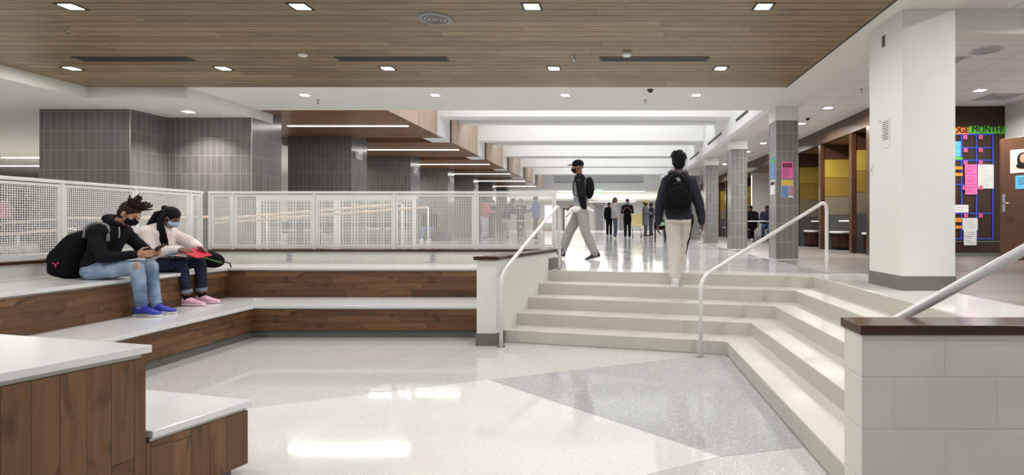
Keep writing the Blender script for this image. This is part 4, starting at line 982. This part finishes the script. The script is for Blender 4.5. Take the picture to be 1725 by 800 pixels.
figure('man walking left in grey and black jacket, black cap and grey sweatpants', J,
  dict(skin='brown', trousers=cloth('grey_sweat', rgb(146, 143, 139), .1), hair='none', top=cloth('varsity_grey', rgb(136, 136, 140), .35), sleeves=navyc, shoe=M['black'], cap=M['blackf'], mask=M['blackf'], tg=.03, th=.035, tk=.034, jg=.03, hem=.05), tuple(P0), .010)
t = thing('tied_sweatshirt', 'white sweatshirt tied around the hips of the walking man', 'garment', (-.58, 10.15, U+.86))
m = MB(); m.rings([ov(None, P0+V((0, 0, z)), V((0, 1, 0)), V((1, 0, 0)), w_, d_, 20) for z, w_, d_ in ((.84, .185, .155), (.87, .20, .172), (.92, .20, .17), (.95, .18, .155))]); m.limb(P0+V((-.16, -.10, .89)), P0+V((-.25, -.14, .78)), .04, .028); m.limb(P0+V((.12, -.12, .90)), P0+V((.21, -.14, .86)), .04, .028)
m.build('wrap', cloth('white_fleece', rgb(214, 212, 208), .05), t, remesh=.01, iters=4)
m = MB(); b0 = P0+V((.15, -.02, 1.28)); m.ell(b0, .09, .15, .20, nu=18, nv=12)
t = thing('drawstring_bag', 'small black bag on the back of the walking man', 'bag', tuple(b0)); m.build('sack', M['blackf'], t, smooth=True)
m = MB(); m.tube([b0+V((-.03, -.1, .14)), P0+V((-.02, -.19, 1.50)), P0+V((-.13, -.16, 1.38)), P0+V((-.12, -.17, 1.15)), P0+V((.06, -.17, 1.10))], .012, 6); m.build('strap', M['black'], t)
# ---------------------------------------------------------------- people far away in the hall
dj = den
def far(label, px, fy, f, h, o, **kw):
    Y = 950*(1.35-U)/(fy-376); P = V((XR(px, Y), Y, U)); J = stand(P, f, h, **kw)
    o.setdefault('shoe', M['black']); figure(label, J, o, tuple(P), .016, 'students far down the hall'); return P
far('woman in light grey hoodie and blue jeans standing in the hall facing right', 1036, 402, (1, .1, 0), 1.72, dict(skin='light', trousers=cloth('mid_denim', rgb(74, 86, 112)), top=cloth('light_grey', rgb(184, 182, 182)), hood=cloth('light_grey', rgb(184, 182, 182)), hair='long', hairc='brown', jg=.05, shoe=M['paper']), armpose='pocket')
far('person in black standing behind the woman in the light grey hoodie', 1026, 397, (.3, -1, 0), 1.74, dict(skin='dark', trousers=M['blackf'], top=M['blackf'], hair='short'))
far('student all in black with blue face mask and hands at the chest', 1057, 400.6, (-.1, -1, 0), 1.72, dict(skin='brown', trousers=M['blackf'], top=M['blackf'], sleeve=.1, hair='short', mask=plain('mask_blue', rgb(128, 168, 214), .7)), armpose='chest')
far('person in long grey coat and yellow headband facing right', 1087, 399.2, (1, -.2, 0), 1.70, dict(skin='dark', trousers=cloth('slate', rgb(74, 76, 84)), top=cloth('coat_grey', rgb(112, 112, 116)), hem=.35, cap=plain('yellow_knit', rgb(206, 200, 60), .9), brim=0, hair='short', jg=.04, shoe=plain('maroon_shoe', rgb(98, 44, 44), .6)), armpose='table')
far('person in dark top standing beyond the grey coat', 1097, 398, (-1, -.3, 0), 1.66, dict(skin='dark', trousers=cloth('slate', rgb(74, 76, 84)), top=cloth('dark_navy', rgb(40, 44, 64)), hair='short'), armpose='table')
far('student in red top and pale trousers behind the mesh', 816, 402.8, (.9, -.4, 0), 1.74, dict(skin='brown', trousers=cloth('pale_grey', rgb(190, 192, 204)), top=cloth('coral', rgb(206, 84, 96)), hair='short', shoe=M['dgrey']), armpose='table')
far('student in dark top and green trousers beside the red top, behind the mesh', 830, 401, (-.6, -.8, 0), 1.66, dict(skin='dark', trousers=cloth('camo', rgb(72, 82, 60), .4), top=M['blackf'], hair='short', mask=M['paper']), armpose='table')
far('student in black top and khaki trousers leaning at the table behind the mesh', 853, 402, (1, .3, 0), 1.70, dict(skin='brown', trousers=cloth('khaki', rgb(172, 148, 112)), top=M['blackf'], hair='short', jg=.06), armpose='table', lean=.35)
far('student with fair hair and dark clothes behind the mesh', 877, 400.6, (-.3, -1, 0), 1.72, dict(skin='light', trousers=M['blackf'], top=cloth('dark_slate', rgb(52, 52, 62)), hair='long', hairc='brown'), armpose='chest')
far('student in blue jacket at the right end of the mesh', 903, 404.4, (-1, -.2, 0), 1.74, dict(skin='dark', trousers=cloth('ink', rgb(36, 36, 46)), top=cloth('bright_blue', rgb(72, 88, 160)), hair='short', jg=.045), armpose='table')
far('person in dark jacket behind the left guardrail', 36, 407.5, (-.3, -1, 0), 1.74, dict(skin='dark', trousers=cloth('slate', rgb(74, 76, 84)), top=M['blackf'], hair='afro', jg=.06))
far('person in pink top at the left edge behind the guardrail', 1, 408, (1, -.6, 0), 1.66, dict(skin='brown', trousers=cloth('slate', rgb(74, 76, 84)), top=cloth('rose', rgb(206, 130, 146)), hair='short'))
def sit(P, f, sh=.45, k=1.0):
    f = V(f).normalized(); s = V((f.y, -f.x, 0)); P = V(P); pel = P+Zu*(sh+.09)
    J = dict(pelvis=pel, waist=pel+Zu*.15, chest=pel+Zu*.34+f*.06, neck=pel+Zu*.50+f*.12, side=s, head=pel+Zu*.63+f*.19, look=f-Zu*.3, back=-f, hk=k)
    J['sh'] = [pel+Zu*.43+f*.08+s*.17, pel+Zu*.43+f*.08-s*.17]
    J['arms'] = [(J['sh'][i], J['sh'][i]-Zu*.25+f*.08+s*g_*.05, J['sh'][i]-Zu*.24+f*.33-s*g_*.06, f, -s*g_, Zu, .5) for i, g_ in ((0, 1), (1, -1))]
    J['legs'] = [(pel-Zu*.01+s*g_*.09, pel+f*.44+s*g_*.12, P+f*.44+s*g_*.13+Zu*.085, f) for g_ in (1, -1)]
    return J
def far_sit(label, P, f, o, **k):
    J = sit(P, f, **k); o.setdefault('shoe', M['paper']); figure(label, J, o, P, .015, 'students sitting far away')
X = XR(722, 20.3)
far_sit('person in black jacket and blue jeans sitting against a tiled pier behind the mesh', (X, 20.6, U), (-.1, -1, 0), dict(skin='dark', trousers=cloth('blue_jean', rgb(84, 104, 160)), top=M['blackf'], hair='afro', jg=.06), sh=.36)
tag(MB().prism([(X-.6, 20.3), (X+.6, 20.3), (X+.6, 20.85), (X-.6, 20.85)], U, U+.36).build('low_bench', M['dgrey'], None, .02), 'low grey bench by a tiled pier under the sitting person in jeans', 'bench')
far_sit('person in black sitting at the table in the alcove, face turned left', (XR(1266, 20.75), 20.75, U), (-.5, -1, 0), dict(skin='dark', trousers=M['blackf'], top=M['blackf'], hair='short', jg=.05), sh=.45)
far_sit('person in blue jeans and dark top bent over the alcove table', (XR(1293, 20.75), 20.75, U), (-.35, -1, 0), dict(skin='dark', trousers=cloth('blue_jean', rgb(84, 104, 160)), top=cloth('dark_navy', rgb(40, 44, 64)), hair='short', jg=.05), sh=.45)
# ================================================================ RIGHT SIDE AND FAR HALL FURNITURE
t = thing('alcove_table', 'round white table where two people sit in the far alcove', 'table', (XR(1281, 19.9), 19.8, U))
x = XR(1276, 19.85)
MB().tube([(x, 19.8, U+.70), (x, 19.8, U+.73)], .40, 28).build('tabletop', M['vinyl'], t, bevel=.005)
MB().cyl((x, 19.8, U), (x, 19.8, U+.70), .03).build('pedestal', M['chrome'], t); MB().cyl((x, 19.8, U), (x, 19.8, U+.02), .22).build('base', M['dgrey'], t)
for i, xx in enumerate((XR(1266, 20.75), XR(1293, 20.75))):
    yy = 20.75
    t = thing('stool', 'grey stool under the %s person in the far alcove' % ('left', 'right')[i], 'stool', (xx, yy, U), 'stools in the far alcove')
    MB().cyl((xx, yy, U+.40), (xx, yy, U+.45), .17).build('seat', M['grey'], t); MB().cyl((xx, yy, U), (xx, yy, U+.40), .025).build('leg', M['chrome'], t)
# booths: tall upholstered partitions with wooden fins
def partition(y, label, grp):
    t = thing('booth_partition', label, 'booth partition', (6.2, y, U), grp)
    bx('fin', (5.1, y-.05, U), (5.2, y+.09, 3.3), M['cap'], t)
    for nm, z0, z1, mt in (('charcoal_panel', U+.0, 1.55, 'char'), ('taupe_panel', 1.55, 2.01, 'taupe'), ('mustard_panel', 2.01, 2.47, 'must'), ('yellow_panel', 2.47, 2.93, 'yel')):
        bx(nm, (5.2, y-.04, z0+.003), (7.2, y+.06, z1-.003), M[mt], t, .012)
    bx('head_panel', (5.2, y-.02, 2.93), (7.2, y+.04, 3.3), M['dbrown'], t)
def seat_block(y0, y1, x0, label, grp):
    t = thing('booth_bench', label, 'bench', (6.1, (y0+y1)/2, U), grp)
    bx('seat_pad', (x0, y0, U+.40), (7.1, y1, U+.45), M['vinyl'], t, .015); bx('base', (x0+.04, y0+.03, U+.06), (7.1, y1-.03, U+.40), M['wpanel'], t); bx('plinth', (x0+.1, y0+.08, U), (7.1, y1-.08, U+.06), M['black'], t)
def booth_table(y, label, grp, hw=.33):
    t = thing('booth_table', label, 'table', (6.1, y, U), grp)
    bx('tabletop', (5.35, y-hw, U+.68), (7.2, y+hw, U+.715), M['vinyl'], t, .006)
    MB().cyl((6.0, y, U), (6.0, y, U+.68), .035).build('pedestal', M['chrome'], t)
ys = [12.17, 14.0, 15.9]
for i, y in enumerate(ys): partition(y, 'yellow and charcoal upholstered booth partition, %s of the near booths' % ordinal(i), 'partitions of the near booths')
for i, y in enumerate(ys):
    seat_block(y-.50, y-.06, 5.3, 'booth bench with white pad against the near side of the %s partition' % ordinal(i), 'near booth benches')
    if i < 2:
        seat_block(y+.10, y+.52, 5.3, 'booth bench with white pad behind the %s partition' % ordinal(i), 'near booth benches')
    booth_table(y-.88 if i else y-.55, 'white booth table in front of the %s near partition' % ordinal(i), 'near booth tables', .33 if i else .25)
for i, y in enumerate((24.1, 25.9, 27.7, 29.5)):
    partition(y, 'yellow and charcoal booth partition far down the hall, %s of the far booths' % ordinal(i), 'partitions of the far booths')
    seat_block(y-.50, y-.06, 5.3, 'far booth bench with white pad, %s of the far booths' % ordinal(i), 'far booth benches')
    booth_table(y-.9, 'white far booth table, %s of the far booths' % ordinal(i), 'far booth tables')
# notice board wall
NY = 11.105
def note(name, label, x0, x1, y0, y1, mat, cat='notice', grp=None, layer=0, Y=NY):
    """sheet given by pixel extents on the notice wall"""
    yy = Y-.004-.004*layer
    a, b = XR(x0, Y), XR(x1, Y); z1, z0 = 1.35-(y0-376)*Y/950, 1.35-(y1-376)*Y/950
    o = bx(name, (a, yy-.002, z0), (b, yy, z1), mat); 
    if label: tag(o, label, cat, grp)
    return o, (a+b)/2, (z0+z1)/2, yy-.003
tape = thing('tape_grid', 'blue tape calendar grid on the dark wood notice wall', 'tape grid', (6.9, NY, 2.2))
def px_box(parent, name, x0, x1, y0, y1, mat, Y=NY, d=.003):
    a, b = XR(x0, Y), XR(x1, Y); z1, z0 = 1.35-(y0-376)*Y/950, 1.35-(y1-376)*Y/950
    return bx(name, (a, Y-d, z0), (b, Y-.0005, z1), mat, parent)
for x in (1595, 1619.7, 1644.7, 1672.5): px_box(tape, 'tape_strip', x-1.2, x+1.2, 226, 403, M['blue'])
for y in (226.5, 249, 270, 311, 359.5, 402): px_box(tape, 'tape_strip', 1593, 1673.6, y-1.1, y+1.1, M['blue'], d=.004)
ban = thing('banner', 'orange and green paper banner reading MONTH above the tape grid', 'banner', (6.9, NY, 3.17))
px_box(ban, 'orange_strip', 1590, 1632, 213.5, 226, M['orange'], d=.006)
px_box(ban, 'green_strip', 1632, 1694.5, 212.5, 225, M['green'], d=.006)
zc = 1.35-(219.2-376)*NY/950
text('PLEDGE', .175, (XR(1631.5, NY), NY-.008, zc), (PI/2, 0, 0), plain('brown_ink', rgb(90, 30, 20), .6), 'letters', ban, align='RIGHT', bold=.0025)
q = text('MONTH!', .180, (XR(1663.3, NY), NY-.008, zc+.01), (PI/2, 0, 0), M['black'], 'letters', ban, bold=0)
for o_ in [c_ for c_ in ban.children if c_.name.startswith('letters')]:
    o_.scale = (.88, 1, 1)
    dd_ = o_.copy(); C.objects.link(dd_); dd_.location = o_.location+V((.007, -.0012, 0))
k = 0
for (x, y) in ((1625, 231), (1651, 231), (1625.5, 253), (1651, 253), (1625.5, 274), (1651, 274), (1624, 316), (1651, 316), (1626, 363), (1651, 363)):
    o_, cx_, cz_, yy = note('number_card', 'small pink number card on the blue tape grid, %s row, %s side' % (('top', 'top', 'second', 'second', 'third', 'third', 'fourth', 'fourth', 'bottom', 'bottom')[k], ('left', 'right')[k % 2]), x-3.3, x+3.3, y-3.3, y+3.3, M['pinkd'], 'card', 'pink cards on the tape grid', 4)
    text('%d' % (k+3), .05, (cx_, yy, cz_), (PI/2, 0, 0), M['redink'], 'number', o_); k += 1
def lines(o, x0, x1, z0, z1, y, n, mat, w_=.006, seed=1):
    random.seed(seed); m = MB()
    for i in range(n):
        z = z1-(z1-z0)*(i+.5)/n; m.box((x0, y-.001, z-w_/2), (x0+(x1-x0)*random.uniform(.55, 1), y, z+w_/2))
    m.build('printed_lines', mat, o)
def sheet(label, x0, x1, y0, y1, mat, n=8, ink='navy', layer=2, seed=1, Y=NY):
    o_, cx_, cz_, yy = note('notice_sheet', label, x0, x1, y0, y1, mat, 'notice', None, layer, Y)
    a, b = XR(x0, Y), XR(x1, Y); z1, z0 = 1.35-(y0-376)*Y/950, 1.35-(y1-376)*Y/950; p = (b-a)*.1
    if n: lines(o_, a+p, b-p, z0+.03, z1-.03, yy+.0005, n, M[ink], .005, seed)
    return o_
for i in range(3): sheet('pink notice sheet on the tape grid, %s of three' % ('top', 'middle', 'bottom')[i], 1625, 1645.5, 277+17*i, 293.5+17*i, M['pinkp'], 5, 'redink', 1+i, i)
sheet('tall grey-white notice sheet right of the pink sheets', 1647, 1673.5, 277, 317.5, M['paper'], 12, 'grey', 1, 4)
sheet('white notice sheet below the tape grid middle, upper of two', 1621, 1646.5, 367, 387.5, M['paper'], 4, 'grey', 1, 5)
sheet('white notice sheet with dark heading at the bottom of the grid', 1623, 1644.5, 387, 413, M['paper'], 6, 'navy', 2, 6)
sheet('white card half hidden by the column at the middle of the grid', 1608, 1631, 345, 358, M['paper'], 2, 'black', 1, 7)
sheet('light blue sheet half hidden by the column near the top', 1600, 1618, 238, 264, M['cyan'], 4, 'navy', 1, 8)
sheet('green strip below the light blue sheet', 1600, 1621, 265, 269, M['green'], 0)
for (y, w_) in ((283, 'upper'), (294, 'lower')): sheet('orange strip beside the pink sheets, %s one' % w_, 1600, 1621, y-2.5, y+2.5, M['orange'], 1, 'redink')
for (y, w_) in ((371, 'upper'), (382, 'lower')): sheet('orange strip at the bottom left of the grid, %s one' % w_, 1600, 1620, y-(4 if w_ == 'upper' else 2), y+3, M['orange'], 1, 'redink', 1)
# open door at the right
dd = V((.47, -.80, 0)).normalized(); dn = V((dd.y, -dd.x, 0)); dp = V((6.83, 9.98, 0))
t = thing('door', 'open brown wooden door with poster at the right edge', 'door', (dp.x, dp.y, U)); t['kind'] = 'structure'; t.name = 'door_1'
MB().obox(dp+dd*.47+Zu*(U+1.07), dd, dn, Zu, .47, .022, 1.06).build('door_leaf', M['wdoor'], t, bevel=.002)
nf = dn if dn.y < 0 else -dn          # side that faces the camera
def on_door(name, s0, s1, z0, z1, mat, off=.024, th=.0015, parent=None):
    return MB().obox(dp+dd*(s0+s1)/2+nf*off+Zu*(z0+z1)/2, dd, nf, Zu, (s1-s0)/2, th, (z1-z0)/2).build(name, mat, parent or t)
hd = on_door('lock_plate', .045, .095, 1.55, 1.86, M['chrome'], .026, .004)
m = MB(); b0 = dp+dd*.07+nf*.03+Zu*1.70; m.cyl(b0, b0+nf*.05, .012); m.tube([b0+nf*.05, b0+nf*.055+dd*.06, b0+nf*.055+dd*.13], .010, 10); m.cyl(dp+dd*.07+nf*.028+Zu*1.80, dp+dd*.07+nf*.045+Zu*1.80, .016); m.build('door_handle', M['chrome'], t)
t2 = thing('poster', 'photo poster of a smiling dark-haired person on the open door', 'poster', tuple(dp+dd*.4+Zu*2.4))
t = t2
pb = plain('poster_print', rgb(196, 180, 166), .35, var=.3, scale=9)
on_door('sheet', .17, .62, 2.22, 2.62, M['paper'], .0255); on_door('photo', .18, .61, 2.26, 2.61, pb, .0275, .0008)
m = MB(); cpt = dp+dd*.36+nf*.029+Zu*2.46; m.ell(cpt-Zu*.02, .085, .001, .125, dd, nf, Zu); m.ell(cpt+dd*.02-Zu*.12, .12, .001, .06, dd, nf, Zu); m.build('hair_print', HAIR['black'], t)
m = MB(); m.ell(cpt+dd*.012+Zu*.0+nf*.001, .055, .002, .078, dd, nf, Zu); m.build('face_print', SK['light'], t)
t = thing('notice_sheet', 'light blue notice taped to the open door below the poster', 'notice', tuple(dp+dd*.4+Zu*2.1)); on_door('sheet', .25, .44, 1.94, 2.17, M['cyan'], .0255)
m = MB()
for i in range(4): m.obox(dp+dd*.345+nf*.0275+Zu*(2.13-.035*i), dd, nf, Zu, .07-.012*(i % 2), .0006, .005)
m.build('printed_lines', M['navy'], t)
t = thing('door_closer_plate', 'small grey plate at the top of the open door', 'door plate', tuple(dp+dd*.5+Zu*2.75)); on_door('plate', .40, .70, 2.71, 2.78, M['grey'], .03, .008)
# posters on the near tiled column
CY = 9.88
def poster(label, x0, x1, y0, y1, mat, Y): return note('poster', label, x0, x1, y0, y1, mat, 'poster', None, 0, Y)
o_, cx_, cz_, yy = poster('pink poster with dark box on the nearest tiled column', 1316, 1336.3, 272, 300.5, M['pinkp'], CY)
m = MB(); m.box((cx_-.08, yy-.001, cz_+.045), (cx_+.08, yy+.001, cz_+.115)); m.build('dark_frame', M['redink'], o_)
m = MB(); m.box((cx_-.06, yy-.002, cz_+.075), (cx_+.06, yy, cz_+.085)); m.build('frame_text_bar', M['pinkp'], o_)
lines(o_, cx_-.07, cx_+.07, cz_-.12, cz_+.03, yy+.0005, 6, M['redink'], .006, 3)
o_, cx_, cz_, yy = poster('yellow topped flyer with blue picture under the pink poster', 1316, 1336.3, 303, 333, M['paper'], CY)
m = MB(); m.box((cx_-.1, yy-.001, cz_+.06), (cx_+.1, yy+.001, cz_+.15)); m.build('yellow_heading', M['yellowp'], o_)
m = MB(); m.box((cx_-.1, yy-.001, cz_-.15), (cx_+.02, yy+.001, cz_+.055)); m.build('blue_picture', M['bluep'], o_)
m = MB(); m.box((cx_+.025, yy-.001, cz_-.12), (cx_+.1, yy+.001, cz_+.05)); m.build('rose_picture', plain('rose_print', rgb(190, 130, 140), .6, var=.25, scale=30), o_)
for (z0, z1, mt, lb) in ((2.13, 2.52, 'bluep', 'green and blue flyer on the side of the nearest tiled column, upper one'), (1.86, 2.12, 'paper', 'white flyer on the side of the nearest tiled column, lower one')):
    o_ = tag(bx('poster', (2.824, 9.93, z0), (2.829, 10.22, z1), M[mt]), lb, 'poster')
    m = MB(); m.box((2.822, 9.96, z1-.09), (2.8245, 10.19, z1-.03)); m.build('heading', M['green'] if mt == 'bluep' else M['navy'], o_)
# paper sheet and switch plate on the big white column
o_ = tag(bx('paper_notice', (2.739, 5.62, 2.11), (2.743, 5.80, 2.40), M['paper']), 'white paper notice taped on the left face of the big white column', 'notice')
m = MB()
for i in range(9): m.box((2.7375, 5.64, 2.37-.022*i), (2.7392, 5.77-.01*(i % 3), 2.378-.022*i))
m.build('printed_lines', M['dgrey'], o_)
bx('tape_piece', (2.737, 5.80, 2.385), (2.740, 5.83, 2.415), M['lgrey'], o_); 
t = thing('wall_plate', 'small dark slot plate high on the left face of the white column', 'wall plate', (2.744, 5.74, 3.2))
bx('plate', (2.736, 5.71, 3.14), (2.743, 5.77, 3.26), M['alu'], t); bx('slot', (2.733, 5.72, 3.15), (2.737, 5.757, 3.25), M['dgrey'], t)
t = thing('wall_plate', 'pale switch plate on the far edge of the white column face', 'switch', (2.744, 6.0, 1.9)); bx('plate', (2.738, 5.98, 1.86), (2.743, 6.05, 1.99), M['rail'], t); bx('toggle', (2.733, 6.0, 1.90), (2.738, 6.02, 1.94), M['lgrey'], t)
# ---------------------------------------------------------------- far end of the hall
t = thing('projection_screen', 'long grey panel on the white bulkhead above the far hall', 'panel', (-1.0, 34.5, 4.05))
bx('panel', (XR(935, 34.45), 34.22, 3.87), (XR(1083, 34.45), 34.299, 4.24), M['lgrey'], t); bx('lower_edge', (XR(935, 34.45), 34.21, 3.83), (XR(1083, 34.45), 34.299, 3.87), M['grey'], t)
t = thing('exit_sign', 'green lit exit sign hanging under the bulkhead', 'exit sign', (XR(1009, 34), 34, 3.28))
ex = XR(1009, 34)
bx('housing', (ex-.19, 33.97, 3.17), (ex+.19, 34.03, 3.40), M['exitg'], t); bx('canopy', (ex-.1, 33.97, 3.40), (ex+.1, 34.299, 3.43), M['rail'], t)
text('EXIT', .17, (ex, 33.965, 3.28), (PI/2, 0, 0), M['exitw'], 'letters', t)
for i, (y, xa, xb) in enumerate(((36, 938, 1086), (42, 1007, 1075), (46, 1006, 1072), (50, 1006, 1070), (38.5, 880, 935), (54, 985, 1070))):
    t = thing('linear_light', 'long linear light in the far hall ceiling, %s row' % ordinal(i), 'light', (XR((xa+xb)/2, y), y, 3.4), 'linear lights of the far hall')
    bx('housing', (XR(xa, y), y-.12, 3.383), (XR(xb, y), y+.12, 3.398), M['rail'], t); bx('lens', (XR(xa, y)+.02, y-.1, 3.375), (XR(xb, y)-.02, y+.1, 3.385), M['lampl'], t)
for i in range(6):
    y = 37+2.4*i; downlight((XR(955+i*6, y), y, 3.4), 'far hall downlight, %s of the slanting row' % ordinal(i), 12, False, .09)
for i, (x, y) in enumerate(((-16.9, 16), (-17.6, 18.3))):
    t = thing('linear_light', 'long linear light in the ceiling at the far left, %s one' % ('near', 'far')[i], 'light', (x, y, LZ), 'linear lights at the far left')
    a_ = (-17.35, -21)[i]; bx('housing', (a_, y-.09, LZ-.012), (-15.9, y+.09, LZ-.002), M['rail'], t); bx('lens', (a_+.02, y-.07, LZ-.02), (-15.92, y+.07, LZ-.01), M['lampl'], t)
# doors and panels of the far wall
def far_px(name, label, x0, x1, y0, mat, cat, frame_m=None, y1=None, Y=55.98, grp=None):
    a, b = XR(x0, Y), XR(x1, Y); z1 = 1.35-(y0-376)*Y/950; z0 = U if y1 is None else 1.35-(y1-376)*Y/950
    t = thing(name, label, cat, ((a+b)/2, Y, z0), grp)
    bx('leaf' if cat == 'door' else 'panel', (a, Y-.05, z0), (b, Y, z1), mat, t)
    if frame_m:
        m = MB(); m.box((a-.12, Y-.08, z0), (a, Y, z1+.12)).box((b, Y-.08, z0), (b+.12, Y, z1+.12)).box((a-.12, Y-.08, z1), (b+.12, Y, z1+.12)); m.build('frame', frame_m, t)
    if cat == 'door': MB().cyl((b-.12, Y-.05, U+1.0), (b-.12, Y-.13, U+1.0), .05).build('door_handle', M['chrome'], t)
    return t
far_px('display_case', 'black framed display case on the far wall behind the walking man', 951, 986, 353, plain('case_glass', rgb(164, 166, 160), .15, var=.2), 'display case', M['black'], None, 47)
far_px('grey_door', 'grey double door on the far wall, left of the standing group', 1003, 1016, 345, M['grey'], 'door', M['lgrey'], grp='grey doors of the far wall')
far_px('grey_door', 'grey door on the far wall right behind the standing group', 1043, 1053, 347, M['grey'], 'door', M['lgrey'], grp='grey doors of the far wall')
far_px('wall_mural', 'bright white lit display panel on the far wall behind the mesh', 918, 934, 346, M['bright'], 'panel', None, 375, 47)
far_px('far_bench', 'wooden low bench by the far wall behind the mesh end', 914, 936, 383, M['whead'], 'bench', None, None, 46)
# folded cafeteria table
Y = 26.2; x = XR(1073, Y)
t = thing('folding_table', 'cream folding cafeteria table tipped up on wheels in the hall', 'table', (x, Y, U))
MB().obox(V((x, Y, U+.80)), V((1, .15, 0)), V((0, .35, .93)), V((0, -.93, .35)), .25, .30, .014).build('tabletop', M['cream'], t, bevel=.01)
m = MB()
for s in (-.2, .2): m.tube([(x+s, Y+.05, U+.75), (x+s, Y-.25, U+.07)], .016, 8); m.tube([(x+s, Y-.05, U+.7), (x+s, Y+.3, U+.07)], .016, 8)
m.tube([(x-.5, Y-.1, U+.32), (x+.2, Y-.1, U+.32)], .014, 8); m.build('frame', M['chrome'], t)
for (a, b) in ((-.2, -.25), (.2, -.25), (-.2, .3), (.2, .3)): MB().cyl((x+a-.015, Y+b, U+.05), (x+a+.015, Y+b, U+.05), .05).build('wheel', M['black'], t)
for i, (px, fy, w_) in enumerate(((868, 404, 'left'), (893, 403, 'right'))):
    Y = 950*(1.35-U)/(fy-376); x = XR(px, Y)
    t = thing('cafeteria_table', 'cafeteria table with stools seen through the mesh, %s one' % w_, 'table', (x, Y, U), 'cafeteria tables behind the mesh')
    bx('tabletop', (x-.45, Y-.4, U+.72), (x+.45, Y+.4, U+.75), M['cream'] if i else M['lgrey'], t, .01)
    m = MB()
    for s in (-.35, .35): m.tube([(x+s, Y-.3, U), (x+s, Y, U+.7), (x+s, Y+.3, U)], .016, 8)
    m.build('frame', M['chrome'], t)
    for s in (-.3, .3): MB().cyl((x+s, Y-.55, U+.42), (x+s, Y-.55, U+.45), .14).build('stool_seat', M['dgrey'], t); MB().cyl((x+s, Y-.55, U), (x+s, Y-.55, U+.42), .02).build('stool_leg', M['chrome'], t)
# bag with green panel beyond the left hand of the climbing student
Y = 19.5; x = XR(1112, Y)
t = thing('side_chair', 'black chair carrying a bag, beyond the left hand of the climbing student', 'chair', (x, Y, U))
bx('seat', (x-.2, Y-.2, U+.42), (x+.2, Y+.2, U+.46), M['black'], t, .01); bx('backrest', (x-.2, Y+.17, U+.46), (x+.2, Y+.2, U+.66), M['black'], t, .01)
for (a, b) in ((-.17, -.17), (.17, -.17), (-.17, .17), (.17, .17)): MB().cyl((x+a, Y+b, U), (x+a, Y+b, U+.43), .015).build('leg', M['black'], t)
t = thing('school_bag', 'black bag with a green panel on the chair beyond the student', 'bag', (x, Y-.02, U+.47)); MB().ell((x, Y-.03, U+.62), .22, .12, .17).build('body', M['blackf'], t, smooth=True); MB().ell((x+.02, Y-.12, U+.62), .12, .05, .08).build('green_panel', plain('mint_panel', rgb(150, 200, 150), .7), t, smooth=True)
# dark equipment low behind the ramp guard (folded tables stored against the wall)
for i, (px, y, w_) in enumerate(((385, 13.0, 'left'), (500, 12.6, 'middle'), (640, 16.5, 'right'))):
    x = XR(px, y)
    t = thing('storage_bench', 'low dark bench with light frame behind the mesh, %s one' % w_, 'bench', (x, y, U), 'dark benches behind the mesh')
    bx('seat', (x-.8, y-.2, U+.42), (x+.8, y+.2, U+.47), M['char'], t, .01); bx('back_panel', (x-.8, y+.17, U+.47), (x+.8, y+.2, U+.68), M['char'], t, .01)
    for s in (-.7, .7): bx('leg', (x+s-.02, y-.18, U), (x+s+.02, y+.18, U+.42), M['grey'], t)
    for s in (-.2, .35): bx('stacked_book', (x+s-.15, y-.12, U+.47), (x+s+.15, y+.1, U+.51), M['paper'], t)
